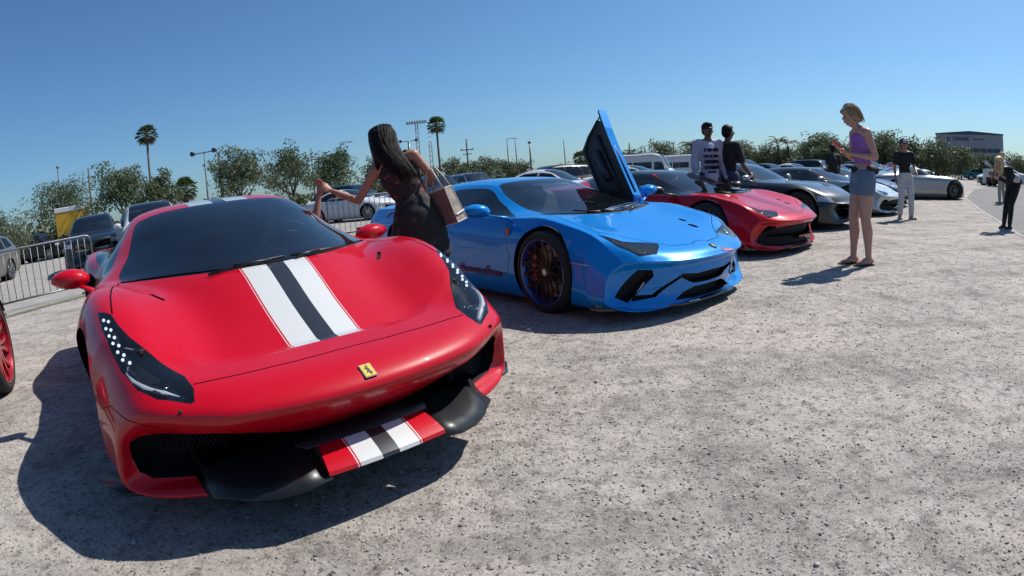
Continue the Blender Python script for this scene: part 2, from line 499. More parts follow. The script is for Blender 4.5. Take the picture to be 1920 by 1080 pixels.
class Sheet:
    """half of a car skin (y >= 0) that can be cut along outlines into panels"""
    def __init__(s, P, res, si=(), sj=(), smooth=2):
        P = np.array(P, float)
        P = P + 0.0
        I, J, _ = P.shape
        di = np.sqrt((np.diff(P, axis=0) ** 2).sum(-1)).max(1)
        dj = np.sqrt((np.diff(P, axis=1) ** 2).sum(-1)).max(0)
        ni = [max(1, int(round(x / res))) for x in di]
        nj = [max(1, int(round(x / res))) for x in dj]
        # mirror once so that the centreline is smooth
        Pm = np.concatenate([P[:, 1:2] * [1, -1, 1], P, P[:, -2:-1] * [1, -1, 1]], axis=1)
        A, pi = hermite_axis(Pm, ni, si)
        B, pj = hermite_axis(A.transpose(1, 0, 2), [nj[0]] + nj + [nj[-1]], tuple(j + 1 for j in sj))
        B = B.transpose(1, 0, 2)
        pj = pj - 1
        keepj = (pj > -1e-9) & (pj < J - 1 + 1e-9)
        lo, hi = np.where(keepj)[0][[0, -1]]
        fixi = np.array([any(abs(a - q) < 1e-6 for q in si) for a in pi]); fixj = np.array([any(abs(a - q) < 1e-6 for q in sj) for a in pj])
        for _ in range(smooth):
            C = B.copy()
            L1 = np.zeros_like(B); L1[1:-1] = (B[:-2] + B[2:]) / 2 - B[1:-1]
            L2 = np.zeros_like(B); L2[:, 1:-1] = (B[:, :-2] + B[:, 2:]) / 2 - B[:, 1:-1]
            L1[fixi] = 0; L2[:, fixj] = 0
            B = C + 0.5 * L1 + 0.5 * L2
        du = np.gradient(B, axis=0); dv = np.gradient(B, axis=1)
        Nn = np.cross(dv, du)
        ln = np.sqrt((Nn ** 2).sum(-1, keepdims=True)); Nn = Nn / np.maximum(ln, 1e-12)
        B = B[:, lo:hi + 1]; Nn = Nn[:, lo:hi + 1]; pj = pj[lo:hi + 1]
        B[:, 0, 1] = 0; B[:, -1, 1] = 0
        Nn[:, 0, 1] = 0
        a, b = B.shape[:2]
        # outward check: side faces should have +y normal
        mid = Nn[a // 2, b // 2]
        if mid[1] < 0: Nn = -Nn
        UV = np.stack(np.meshgrid(pi, pj, indexing='ij'), -1)
        s.V = [list(r) for r in np.concatenate([B, Nn, UV], -1).reshape(-1, 8)]
        s.F = []; s.T = []
        idx = lambda i, j: i * b + j
        for i in range(a - 1):
            for j in range(b - 1):
                s.F.append((idx(i, j), idx(i, j + 1), idx(i + 1, j + 1), idx(i + 1, j))); s.T.append('body')
        s.grid = (B, Nn, pi, pj)
    def at(s, i, j):
        B, Nn, pi, pj = s.grid
        a = int(np.argmin(abs(pi - i))); b = int(np.argmin(abs(pj - j)))
        return B[a, b]
    def cut(s, poly, proj, name, where=None, only=None):
        """poly: list of 2-D points, proj: the two attribute indices (0 x,1 y,2 z,6 u,7 v) it is drawn in; faces inside get the tag"""
        poly = [tuple(p) for p in poly]
        px = [p[0] for p in poly]; py = [p[1] for p in poly]
        x0, x1, y0, y1 = min(px), max(px), min(py), max(py)
        V = s.V; a, b = proj
        A = np.array([(v[a], v[b]) for v in V])
        mx = max(len(f) for f in s.F)
        Fp = np.array([f + (f[-1],) * (mx - len(f)) for f in s.F])
        fx = A[Fp, 0]; fy = A[Fp, 1]
        hit = (fx.min(1) <= x1) & (fx.max(1) >= x0) & (fy.min(1) <= y1) & (fy.max(1) >= y0)
        cand = np.where(hit)[0]
        work = []
        keep = np.ones(len(s.F), bool)
        for fi in cand:
            if only is not None and s.T[fi] not in only: continue
            if where is not None:
                c = [sum(V[k][q] for k in s.F[fi]) / len(s.F[fi]) for q in range(8)]
                if not where(c): continue
            keep[fi] = False
            work.append((s.F[fi], s.T[fi]))
        s.F = [f for f, k in zip(s.F, keep) if k]; s.T = [t for t, k in zip(s.T, keep) if k]
        n = len(poly); cache = {}
        for e in range(n):
            p, q = poly[e], poly[(e + 1) % n]
            dx, dy = q[0] - p[0], q[1] - p[1]
            ln = math.hypot(dx, dy)
            if ln < 1e-9: continue
            nx, ny = -dy / ln, dx / ln
            sx0, sx1, sy0, sy1 = min(p[0], q[0]), max(p[0], q[0]), min(p[1], q[1]), max(p[1], q[1])
            new = []
            for (f, t) in work:
                P2 = [(V[k][a], V[k][b]) for k in f]
                if max(c[0] for c in P2) < sx0 or min(c[0] for c in P2) > sx1 or max(c[1] for c in P2) < sy0 or min(c[1] for c in P2) > sy1:
                    new.append((f, t)); continue
                D = [(c[0] - p[0]) * nx + (c[1] - p[1]) * ny for c in P2]
                if min(D) > -1e-6 or max(D) < 1e-6:
                    new.append((f, t)); continue
                # segment really reaches the face?
                S = [(c[0] - p[0]) * dx / ln + (c[1] - p[1]) * dy / ln for c in P2]
                if max(S) < 0 or min(S) > ln:
                    new.append((f, t)); continue
                f1 = []; f2 = []
                m = len(f)
                for k in range(m):
                    d0, d1 = D[k], D[(k + 1) % m]
                    i0, i1 = f[k], f[(k + 1) % m]
                    if d0 >= -1e-6: f1.append(i0)
                    if d0 <= 1e-6: f2.append(i0)
                    if (d0 > 1e-6 and d1 < -1e-6) or (d0 < -1e-6 and d1 > 1e-6):
                        tt = d0 / (d0 - d1)
                        key = (min(i0, i1), max(i0, i1), e)
                        if key not in cache:
                            va, vb = V[i0], V[i1]
                            V.append([va[z] + (vb[z] - va[z]) * tt for z in range(8)])
                            cache[key] = len(V) - 1
                        f1.append(cache[key]); f2.append(cache[key])
                for g in (f1, f2):
                    if len(g) >= 3: new.append((tuple(g), t))
            work = new
        for f, t in work:
            cx = sum(V[k][a] for k in f) / len(f); cy = sum(V[k][b] for k in f) / len(f)
            ins = False
            for e in range(n):
                xa, ya = poly[e]; xb, yb = poly[(e + 1) % n]
                if (ya > cy) != (yb > cy) and cx < (xb - xa) * (cy - ya) / (yb - ya) + xa: ins = not ins
            s.F.append(f); s.T.append(name if ins else t)
    def line(s, pts, w, proj, name='gap', where=None, only=None):
        """thin strip along a polyline"""
        n = len(pts); L = []; Rr = []
        for i in range(n):
            p0 = pts[max(0, i - 1)]; p1 = pts[min(n - 1, i + 1)]
            dx, dy = p1[0] - p0[0], p1[1] - p0[1]; l = math.hypot(dx, dy) or 1
            nx, ny = -dy / l * w / 2, dx / l * w / 2
            L.append((pts[i][0] + nx, pts[i][1] + ny)); Rr.append((pts[i][0] - nx, pts[i][1] - ny))
        for i in range(n - 1):
            s.cut([L[i], L[i + 1], Rr[i + 1], Rr[i]], proj, name, where, only)
    def clone(s):
        o = Sheet.__new__(Sheet); o.V = [list(v) for v in s.V]; o.F = list(s.F); o.T = list(s.T); o.grid = s.grid; return o
    def emit(s, name, tags, parent, mats, sides='both', push=0.0, tf=None, push_tags=None):
        """one mesh object from the faces whose tag is in tags (dict tag -> material slot)"""
        if not isinstance(tags, dict): tags = {t: 0 for t in tags}
        V = []; N = []; Fc = []; M = []
        for sgn in ((1, -1) if sides == 'both' else ((1,) if sides == 'L' else (-1,))):
            mp = {}
            for f, t in zip(s.F, s.T):
                if t not in tags: continue
                pu = push if push_tags is None else push_tags.get(t, push)
                g = []
                for k in f:
                    kk = (k, pu)
                    if kk not in mp:
                        v = s.V[k]
                        p = [v[0] + v[3] * pu, (v[1] + v[4] * pu) * sgn, v[2] + v[5] * pu]
                        if abs(v[1]) < 1e-6: p[1] = 0.0
                        mp[kk] = len(V); V.append(p); N.append([v[3], v[4] * sgn, v[5]])
                    g.append(mp[kk])
                if sgn > 0: g = g[::-1]
                Fc.append(g); M.append(tags[t])
        if not Fc: return None
        # orient to normals
        f = Fc[0]; a, b, c = (Vector(V[f[0]]), Vector(V[f[1]]), Vector(V[f[2]]))
        if (b - a).cross(c - a).dot(Vector(N[f[0]])) < 0: Fc = [g[::-1] for g in Fc]
        if tf is not None:
            V = [tf @ Vector(v) for v in V]; N = [tf.to_3x3() @ Vector(n) for n in N]
        me = bpy.data.meshes.new(name)
        me.from_pydata([tuple(v) for v in V], [], [tuple(g) for g in Fc])
        me.polygons.foreach_set('use_smooth', [True] * len(me.polygons))
        me.polygons.foreach_set('material_index', M)
        me.update()
        if len(me.vertices) == len(N):
            me.normals_split_custom_set_from_vertices([tuple(n) for n in N])
        return link(name, me, parent, mats)
    def bucket(s, name, tags, parent, m, depth, sides='both', floor=True, scale=1.0, vec=None, tf=None, m2=None):
        """walls round the outline of a region going inwards by depth, with a floor"""
        cnt = {}
        faces = [f for f, t in zip(s.F, s.T) if t in tags]
        if not faces: return None
        for f in faces:
            for k in range(len(f)):
                e = (f[k], f[(k + 1) % len(f)])
                cnt[tuple(sorted(e))] = cnt.get(tuple(sorted(e)), 0) + 1
        mb = MB()
        for sgn in ((1, -1) if sides == 'both' else ((1,) if sides == 'L' else (-1,))):
            def P(k, d):
                v = s.V[k]
                if vec is not None: q = [v[0] + vec[0] * d, v[1] + vec[1] * d, v[2] + vec[2] * d]
                else: q = [v[0] - v[3] * d, v[1] - v[4] * d, v[2] - v[5] * d]
                q[1] *= sgn
                q = Vector(q)
                return tf @ q if tf is not None else q
            mb.mi = 0
            for e, c in cnt.items():
                if c != 1: continue
                if abs(s.V[e[0]][1]) < 1e-5 and abs(s.V[e[1]][1]) < 1e-5: continue
                mb.add([P(e[0], 0), P(e[1], 0), P(e[1], depth), P(e[0], depth)], [(0, 1, 2, 3)])
            if floor:
                mb.mi = 1 if m2 is not None else 0
                mp = {}; V = []; Fc = []
                for f in faces:
                    g = []
                    for k in f:
                        if k not in mp: mp[k] = len(V); V.append(P(k, depth))
                        g.append(mp[k])
                    Fc.append(g)
                mb.add(V, Fc)
        return mb.build(name, [m, m2] if m2 is not None else m, parent, smooth=False)

def arc(cx, cz, r, a0, a1, n=24):
    return [(cx + r * math.cos(R(a0 + (a1 - a0) * k / n)), cz + r * math.sin(R(a0 + (a1 - a0) * k / n))) for k in range(n + 1)]
# ------------------------------------------------------------------ body tables
def st(x, k, pts, dx=None):
    """a cross-section: pts (y,z) from the top centre round to the floor, swept back by k towards the side"""
    return [(x - k * (min(y, .95) / .95) ** 2 + (dx[n] if dx else 0), y, z) for n, (y, z) in enumerate(pts)]

FERRARI = [
 [(.78, y, .27) for y in (0, .2, .4, .5, .56, .60, .62, .62, .5, .3, 0)],
 [(.88, 0, .33), (.865, .24, .33), (.82, .45, .34), (.76, .58, .345), (.71, .65, .35), (.66, .73, .35), (.62, .78, .32), (.61, .79, .27), (.64, .76, .22), (.74, .52, .19), (.84, 0, .19)],
 [(.985, 0, .40), (.97, .25, .402), (.92, .48, .41), (.85, .62, .415), (.79, .70, .42), (.70, .795, .41), (.625, .862, .36), (.605, .885, .27), (.61, .885, .195), (.72, .70, .168), (.90, 0, .16)],
 [(1.03, 0, .462), (1.015, .25, .465), (.965, .48, .47), (.89, .63, .48), (.83, .73, .485), (.755, .815, .475), (.67, .89, .41), (.625, .93, .30), (.61, .935, .19), (.68, .83, .150), (.90, 0, .145)],
 [(.94, 0, .535), (.925, .25, .537), (.88, .47, .542), (.81, .62, .552), (.735, .74, .57), (.65, .83, .565), (.56, .918, .47), (.51, .955, .33), (.50, .955, .205), (.54, .88, .142), (.6, 0, .14)],
 [(.68, 0, .578), (.675, .25, .58), (.65, .45, .583), (.60, .61, .603), (.54, .75, .655), (.46, .858, .662), (.38, .945, .54), (.34, .99, .37), (.34, .985, .22), (.36, .91, .138), (.4, 0, .12)],
 [(.63, 0, .584), (.615, .25, .572), (.585, .44, .572), (.53, .60, .632), (.46, .75, .702), (.375, .875, .71), (.30, .972, .575), (.26, 1.01, .39), (.26, 1.01, .24), (.27, .93, .12), (.3, 0, .12)],
 [(.42, 0, .682), (.405, .25, .668), (.365, .44, .66), (.30, .60, .722), (.22, .755, .800), (.145, .89, .800), (.08, 1.005, .64), (.05, 1.035, .43), (.05, 1.03, .26), (.05, .94, .12), (.1, 0, .12)],
 [(.23, 0, .783), (.20, .25, .775), (.115, .44, .765), (.01, .60, .800), (-.08, .77, .855), (-.14, .925, .835), (-.18, 1.025, .67), (-.2, 1.045, .45), (-.2, 1.01, .27), (-.2, .94, .12), (-.2, 0, .12)],
 [(.09, 0, .847), (.035, .25, .848), (-.115, .47, .848), (-.40, .735, .842), (-.48, .84, .842), (-.50, .935, .812), (-.50, 1.005, .68), (-.5, 1.01, .47), (-.5, .97, .28), (-.5, .94, .12), (-.5, 0, .12)],
 [(-.15, 0, .925), (-.20, .25, .924), (-.335, .48, .908), (-.59, .76, .862), (-.68, .855, .838), (-.70, .915, .805), (-.70, .965, .68), (-.7, .955, .48), (-.7, .955, .28), (-.7, .94, .12), (-.7, 0, .12)],
 [(-.48, 0, 1.037), (-.52, .24, 1.034), (-.63, .46, 1.012), (-.80, .68, .955), (-.88, .80, .885), (-.92, .88, .815), (-.93, .925, .70), (-.93, .94, .49), (-.93, .945, .28), (-.93, .94, .12), (-.93, 0, .12)],
 [(-.80, 0, 1.137), (-.83, .23, 1.134), (-.91, .45, 1.116), (-1.03, .63, 1.064), (-1.10, .765, .96), (-1.14, .868, .838), (-1.15, .92, .72), (-1.15, .935, .50), (-1.15, .945, .28), (-1.15, .94, .12), (-1.15, 0, .12)],
 [(-1.085, 0, 1.205), (-1.105, .23, 1.202), (-1.16, .43, 1.187), (-1.25, .595, 1.138), (-1.31, .72, 1.01), (-1.34, .858, .857), (-1.35, .92, .73), (-1.35, .935, .50), (-1.35, .945, .28), (-1.35, .94, .12), (-1.35, 0, .12)],
 st(-1.45, .10, [(0, 1.232), (.23, 1.228), (.42, 1.212), (.58, 1.160), (.71, 1.02), (.857, .87), (.925, .74), (.94, .50), (.945, .28), (.94, .12), (0, .12)]),
 st(-1.90, .04, [(0, 1.200), (.22, 1.195), (.40, 1.177), (.55, 1.12), (.69, 1.00), (.92, .925), (1.0, .78), (1.0, .52), (.95, .28), (.93, .12), (0, .12)]),
 st(-2.30, .02, [(0, 1.105), (.20, 1.10), (.34, 1.08), (.48, 1.04), (.66, .975), (.93, .955), (1.02, .80), (1.02, .54), (.96, .28), (.91, .12), (0, .12)]),
 st(-2.75, .03, [(0, 1.005), (.20, 1.00), (.34, .985), (.50, .965), (.68, .965), (.88, .935), (.98, .80), (.985, .56), (.95, .30), (.90, .14), (0, .14)]),
 st(-3.15, .08, [(0, .945), (.20, .945), (.36, .94), (.52, .94), (.70, .935), (.86, .905), (.955, .77), (.96, .55), (.93, .32), (.88, .17), (0, .16)]),
 st(-3.40, .16, [(0, .925), (.20, .925), (.36, .92), (.52, .915), (.68, .90), (.80, .86), (.89, .74), (.89, .55), (.86, .36), (.80, .22), (0, .18)]),
 st(-3.45, .16, [(0, .82), (.20, .82), (.34, .815), (.50, .81), (.63, .79), (.72, .76), (.79, .68), (.79, .55), (.76, .42), (.7, .32), (0, .28)]),
 [(-3.44, y, .5) for y in (0, .2, .34, .46, .5, .5, .5, .46, .34, .2, 0)],
]
AVENTA = [
 [(1.0 - .42 * y * y, y, .25) for y in (0, .2, .4, .5, .56, .60, .62, .62, .5, .3, 0)],
 [(1.02, 0, .33), (1.01, .24, .33), (.955, .46, .335), (.885, .59, .34), (.83, .68, .34), (.775, .75, .335), (.745, .795, .31), (.735, .815, .265), (.75, .80, .205), (.85, .58, .165), (.995, 0, .16)],
 [(1.02, 0, .395), (1.01, .25, .395), (.96, .48, .40), (.89, .61, .405), (.825, .705, .41), (.755, .79, .40), (.71, .895, .36), (.695, .925, .27), (.72, .92, .17), (.82, .76, .115), (.99, 0, .105)],
 [(1.09, 0, .438), (1.075, .25, .44), (1.02, .48, .447), (.945, .625, .455), (.87, .73, .462), (.785, .825, .455), (.72, .905, .39), (.70, .945, .28), (.72, .95, .165), (.82, .84, .105), (.97, 0, .10)],
 [(.99, 0, .508), (.97, .25, .51), (.91, .485, .52), (.84, .625, .533), (.765, .748, .55), (.675, .85, .548), (.60, .94, .44), (.56, .97, .3), (.56, .975, .17), (.6, .9, .10), (.7, 0, .10)],
 st(.72, .20, [(0, .592), (.25, .595), (.48, .607), (.62, .625), (.755, .648), (.87, .645), (.945, .52), (.975, .35), (.98, .2), (.93, .11), (0, .11)]),
 st(.38, .20, [(0, .675), (.25, .678), (.48, .692), (.62, .715), (.755, .745), (.88, .742), (.96, .60), (.985, .41), (.985, .24), (.93, .11), (0, .11)]),
 [(.16, 0, .735), (.13, .25, .738), (.06, .48, .757), (0, .62, .780), (-.06, .76, .803), (-.10, .885, .795), (-.12, .968, .66), (-.12, .99, .46), (-.12, .985, .27), (-.12, .93, .11), (-.12, 0, .11)],
 [(.03, 0, .770), (0, .25, .773), (-.09, .50, .786), (-.215, .70, .803), (-.27, .79, .812), (-.32, .887, .79), (-.34, .96, .67), (-.35, .98, .48), (-.35, .975, .28), (-.35, .93, .11), (-.35, 0, .11)],
 [(-.33, 0, .878), (-.36, .24, .877), (-.43, .47, .870), (-.52, .665, .846), (-.57, .78, .818), (-.61, .885, .785), (-.63, .94, .67), (-.63, .965, .48), (-.63, .965, .28), (-.63, .93, .11), (-.63, 0, .11)],
 [(-.76, 0, 1.01), (-.785, .23, 1.008), (-.84, .43, .997), (-.92, .60, .968), (-.97, .74, .88), (-1.0, .885, .79), (-1.0, .935, .67), (-1.0, .955, .48), (-1.0, .955, .28), (-1.0, .93, .11), (-1, 0, .11)],
 [(-1.16, 0, 1.125), (-1.175, .22, 1.123), (-1.22, .39, 1.113), (-1.28, .505, 1.09), (-1.33, .69, .955), (-1.36, .888, .802), (-1.38, .935, .68), (-1.4, .95, .48), (-1.4, .955, .28), (-1.4, .93, .11), (-1.4, 0, .11)],
 st(-1.60, .03, [(0, 1.158), (.22, 1.155), (.38, 1.142), (.505, 1.108), (.69, .965), (.90, .825), (.95, .70), (.955, .48), (.96, .28), (.93, .11), (0, .11)]),
 st(-2.05, .03, [(0, 1.16), (.20, 1.157), (.36, 1.147), (.49, 1.112), (.70, .98), (.92, .86), (.98, .72), (.97, .48), (.96, .28), (.93, .11), (0, .11)]),
 st(-2.50, .03, [(0, 1.135), (.20, 1.13), (.34, 1.12), (.475, 1.085), (.70, .985), (.93, .905), (1.0, .76), (1.01, .52), (.98, .30), (.93, .13), (0, .13)]),
 st(-3.05, .05, [(0, 1.03), (.20, 1.03), (.34, 1.015), (.48, .985), (.70, .945), (.91, .905), (.99, .76), (1.0, .53), (.97, .32), (.90, .15), (0, .15)]),
 st(-3.60, .12, [(0, .93), (.20, .93), (.34, .925), (.48, .92), (.68, .905), (.85, .87), (.94, .74), (.95, .55), (.9, .36), (.82, .20), (0, .17)]),
 st(-3.76, .14, [(0, .84), (.20, .84), (.34, .835), (.48, .83), (.63, .81), (.76, .78), (.83, .70), (.83, .56), (.8, .42), (.7, .30), (0, .26)]),
 [(-3.70, y, .5) for y in (0, .2, .34, .46, .5, .5, .5, .46, .34, .2, 0)],
]
# ------------------------------------------------------------------ shared car materials
M_rubber = mat('tyre rubber', (0.018, 0.018, 0.019), 0.85, noise=0.25, nscale=30, bump=0.3, bscale=120)
M_black = mat('black trim', (0.014, 0.014, 0.016), 0.42, noise=0.3, nscale=12)
M_gloss = mat('gloss black', (0.008, 0.008, 0.009), 0.12, coat=0.6)
M_void = mat('dark cavity', (0.006, 0.006, 0.007), 0.8)
M_carbon = mat('satin carbon', (0.018, 0.019, 0.021), 0.38, noise=0.25, nscale=160, coat=0.15, spec=.3)
M_metal = mat('machined metal', (0.55, 0.55, 0.56), 0.25, metal=1.0)
M_dmetal = mat('dark metal', (0.10, 0.10, 0.105), 0.35, metal=0.9)
M_rotor = mat('brake rotor', (0.30, 0.29, 0.28), 0.35, metal=0.9, noise=0.2, nscale=40)
M_chrome = mat('chrome', (0.85, 0.85, 0.86), 0.07, metal=1.0)
M_leather = mat('dark upholstery', (0.03, 0.028, 0.028), 0.6, bump=0.2, bscale=60)
M_lampin = mat('lamp housing', (0.03, 0.032, 0.036), 0.3, metal=0.3)
M_reflector = mat('lamp reflector', (0.75, 0.77, 0.8), 0.15, metal=1.0)
M_lens = glass('lamp lens', (0.75, 0.82, 0.88), 0.85, 0.01)
M_glass_dark = glass('tinted glass', (0.40, 0.50, 0.58), 0.62, 0.015)
M_glass_mid = glass('window glass', (0.60, 0.68, 0.70), 0.70, 0.02, 1.9)
M_white = mat('white paint stripe', (0.72, 0.73, 0.72), 0.28, coat=1.0, coatr=0.04)
M_stripe_black = mat('black paint stripe', (0.018, 0.022, 0.027), 0.32, coat=0.6, coatr=0.15)
M_led = mat('led', (0.9, 0.95, 1.0), 0.3, emis=(0.85, 0.95, 1.0), emiss=1.2)

def wheel(parent, x, side, r, w, style='y5', rimc=None, lip=None, yout=0.97, caliper=None, rimr=0.76, seg=40):
    """wheel standing on the ground; side +1 left, -1 right; yout = outer face"""
    s = side
    rr = r * rimr
    rimc = rimc or M_dmetal
    hub = empty('wheel', (x, s * yout, r)); hub.parent = parent
    hub.rotation_euler = (0, R(17 * (1 + abs(x))), 0)
    def Y(v): return v * s
    t = MB()
    prof = [(rr - .006, -.012), (rr + .018, -.004), (r - .045, .004), (r - .02, -.004), (r - .006, -.022), (r, -.04), (r, -w + .04), (r - .006, -w + .02), (r - .03, -w), (rr, -w + .01)]
    t.lathe([(a, Y(b)) for a, b in prof], seg, 'Y')
    t.build('tyre', M_rubber, hub, autos=40)
    m = MB()
    m.lathe([(rr - .018, Y(-.03)), (rr - .006, Y(-.004)), (rr + .002, Y(-.004)), (rr + .002, Y(-.02))], seg, 'Y')
    m.lathe([(rr - .018, Y(-.03)), (rr - .035, Y(-.08)), (rr - .04, Y(-w + .02))], seg, 'Y')
    lipm = lip or rimc
    m.build('rim_lip', lipm, hub, autos=50)
    m = MB()
    d0, d1 = -.035, -.065
    if style in ('y5', 'y7', 'v10'):
        n = {'y5': 5, 'y7': 7, 'v10': 10}[style]
        for k in range(n):
            a = 2 * math.pi * k / n
            rot = Matrix.Rotation(a, 4, 'Y')
            for q in (-1, 1):
                spread = .5 * math.pi / n * (1.0 if style != 'v10' else .6)
                P0 = Vector((rr * .16, 0, q * .022)); P1 = Vector((rr * .55 * math.cos(spread * .6), 0, q * rr * .55 * math.sin(spread * .6)))
                P2 = Vector((rr * .96 * math.cos(spread), 0, q * rr * .96 * math.sin(spread)))
                wd = [.020, .014, .017]
                V = []; Fc = []
                for P, h, dd in zip((P0, P1, P2), wd, (d0 - .012, d0 - .006, d0 + .010)):
                    V += [P + Vector((0, Y(dd), h)), P + Vector((0, Y(dd), -h)), P + Vector((0, Y(dd - .03), -h * 1.2)), P + Vector((0, Y(dd - .03), h * 1.2))]
                for e in (0, 4):
                    Fc += [(e + i, e + (i + 1) % 4, e + 4 + (i + 1) % 4, e + 4 + i) for i in range(4)]
                Fc += [(3, 2, 1, 0), (8, 9, 10, 11)]
                m.add([rot @ v for v in V], Fc)
    else:   # mesh
        n = 14
        for k in range(n):
            for q in (-1, 1):
                a0 = 2 * math.pi * k / n; a1 = a0 + q * 2 * math.pi / n * 1.1
                A = Vector((rr * .2 * math.cos(a0), Y(d0 - .022), rr * .2 * math.sin(a0)))
                B = Vector((rr * .62 * math.cos((a0 + a1) / 2), Y(d0 - .004), rr * .62 * math.sin((a0 + a1) / 2)))
                D = Vector((rr * .955 * math.cos(a1), Y(d0 + .008), rr * .955 * math.sin(a1)))
                m.tube([A, B, D], [.010, .009, .011], 5)
    m.lathe([(.0, Y(d0 - .008)), (.045, Y(d0 - .008)), (.062, Y(d0 - .02)), (.07, Y(d1))], 20, 'Y')
    m.build('spokes', rimc, hub, autos=35)
    c = MB(); c.lathe([(0, Y(d0)), (.026, Y(d0)), (.03, Y(d0 - .012))], 16, 'Y'); c.build('hub_cap', M_metal, hub, autos=30)
    b = MB(); b.lathe([(.05, Y(-.115)), (rr * .80, Y(-.115)), (rr * .80, Y(-.145)), (.05, Y(-.145))], 32, 'Y')
    b.build('brake_disc', M_rotor, hub, autos=30)
    if caliper:
        c = MB()
        for k in range(6):
            a = R(145 + k * 12)
            c.box((rr * .72 * math.cos(a), Y(-.105), rr * .72 * math.sin(a)), (.075, .07, .055), M=Matrix.Rotation(-a, 3, 'Y'), bev=.012)
        cc = c.build('brake_caliper', caliper, hub)
        cc.rotation_euler = (0, -hub.rotation_euler[1] + (0 if x > -1 else 0), 0)
    bk = MB(); bk.lathe([(.0, Y(-.17)), (rr * .97, Y(-.17))], 24, 'Y'); bk.build('wheel_barrel', M_void, hub)
    return hub

def wheel_well(parent, x, r, R_, y0=.55, y1=.93):
    m = MB()
    for s in (1, -1):
        n = 20; V = []; Fc = []
        for k in range(n + 1):
            a = math.pi * (k / n) * 1.16 - math.pi * .08
            for y in (y0, y1):
                V.append((x + R_ * math.cos(a), s * y, r + R_ * math.sin(a)))
        for k in range(n): Fc.append((2 * k, 2 * k + 1, 2 * k + 3, 2 * k + 2))
        m.add(V, Fc)
        m.add([(x + R_ * math.cos(2 * math.pi * k / n), s * y0, r + R_ * math.sin(2 * math.pi * k / n)) for k in range(n)], [tuple(range(n))])
    return m.build('wheel_well', M_void, parent)

def mirror_pod(parent, c, half, m, side, base, shape=0, mglass=M_chrome):
    """wing mirror on a stalk"""
    root = MB()
    nu, nv = 16, 10
    V = []; Fc = []
    for i in range(nv + 1):
        t = i / nv                                   # inner -> outer
        y = (-1 + 2 * t)
        ww = math.sin(math.pi * min(max(t, .02), .98)) ** .45 * (1 - .18 * t)
        for k in range(nu):
            a = 2 * math.pi * k / nu
            ca, sa = math.cos(a), math.sin(a)
            px = half[0] * ww * (ca if ca > 0 else ca * .45)
            pz = half[2] * ww * (abs(sa) ** .8) * (1 if sa > 0 else -1) - .012 * t * t
            V.append((c[0] + px - .02 * t, side * (c[1] + half[1] * y), c[2] + pz + shape * (t - .5) * .03))
    for i in range(nv):
        for k in range(nu):
            a = i * nu + k; b = i * nu + (k + 1) % nu
            Fc.append((a, b, b + nu, a + nu))
    Fc.append(tuple(range(nu))); Fc.append(tuple(nv * nu + k for k in range(nu)))
    root.add(V, Fc)
    o = root.build('wing_mirror', m, parent, smooth=True)
    sk = MB()
    sk.tube([(base[0], side * base[1], base[2]), ((base[0] + c[0]) / 2 + .01, side * (base[1] * .45 + (c[1] - half[1] * .4) * .55), (base[2] + c[2]) / 2 - .02), (c[0], side * (c[1] - half[1] * .25), c[2] - half[2] * .55)], [.032, .022, .026], 8, flat=.5)
    sk.build('mirror_stalk', m if shape >= 0 else M_black, o, smooth=True)
    g = MB(); g.box((c[0] - half[0] * .42, side * c[1], c[2]), (.004, half[1] * 1.5, half[2] * 1.3), bev=.001); g.build('mirror_glass', mglass, o)
    return o

def wiper(parent, pts, arm):
    m = MB(); m.tube(pts, .005, 5, flat=1.4)
    m.tube(arm, [.008, .006, .004][:len(arm)] if len(arm) <= 3 else .005, 5)
    return m.build('wiper', M_black, parent, smooth=True)

def cabin(parent, x_dash, zd, seats, zb=.30, w=.70, wheel_side=1, col=None):
    col = col or M_leather
    m = MB(); m.box(((x_dash + seats - .5) / 2, 0, zb), (abs(seats - .5 - x_dash) + .5, 2 * w, .02)); m.build('cabin_floor', M_void, parent)
    m = MB()
    n = 12; V = []; Fc = []
    prof = [(x_dash + .30, zd - .05), (x_dash + .1, zd - .008), (x_dash - .12, zd - .0), (x_dash - .24, zd - .05), (x_dash - .26, zd - .22), (x_dash - .1, zd - .4)]
    for i in range(n + 1):
        y = -w + 2 * w * i / n
        bump = .035 * math.exp(-((y - .37 * wheel_side) / .17) ** 2)
        for j, (px, pz) in enumerate(prof):
            V.append((px - .30 * (y / .8) ** 2, y, pz + (bump if j in (1, 2, 3) else 0) - .02 * (y / w) ** 2))
    for i in range(n):
        for j in range(len(prof) - 1):
            a = i * len(prof) + j; Fc.append((a, a + 1, a + len(prof) + 1, a + len(prof)))
    m.add(V, Fc); m.build('dashboard', M_leather, parent, smooth=True)
    m = MB()
    cx, cy, cz = x_dash - .42, .37 * wheel_side, zd - .08
    rot = Matrix.Translation((cx, cy, cz)) @ Matrix.Rotation(R(-68), 4, 'Y')
    P = [rot @ Vector((.18 * math.cos(2 * math.pi * k / 20), .18 * math.sin(2 * math.pi * k / 20), 0)) for k in range(21)]
    m.tube(P, .015, 6, cap=False)
    for a in (0, 2.1, 4.2): m.tube([rot @ Vector((0, 0, -.02)), rot @ Vector((.17 * math.cos(a), .17 * math.sin(a), 0))], .012, 5)
    m.build('steering_wheel', M_black, parent, smooth=True)
    for sy in (.36, -.36):
        s = MB()
        s.box((seats + .22, sy, zb + .12), (.50, .48, .16), bev=.05)
        s.box((seats - .10, sy, zb + .42), (.15, .48, .60), M=Matrix.Rotation(R(-18), 3, 'Y'), bev=.05)
        s.box((seats - .22, sy, zb + .72), (.09, .22, .14), M=Matrix.Rotation(R(-14), 3, 'Y'), bev=.03)
        s.build('seat', col, parent)

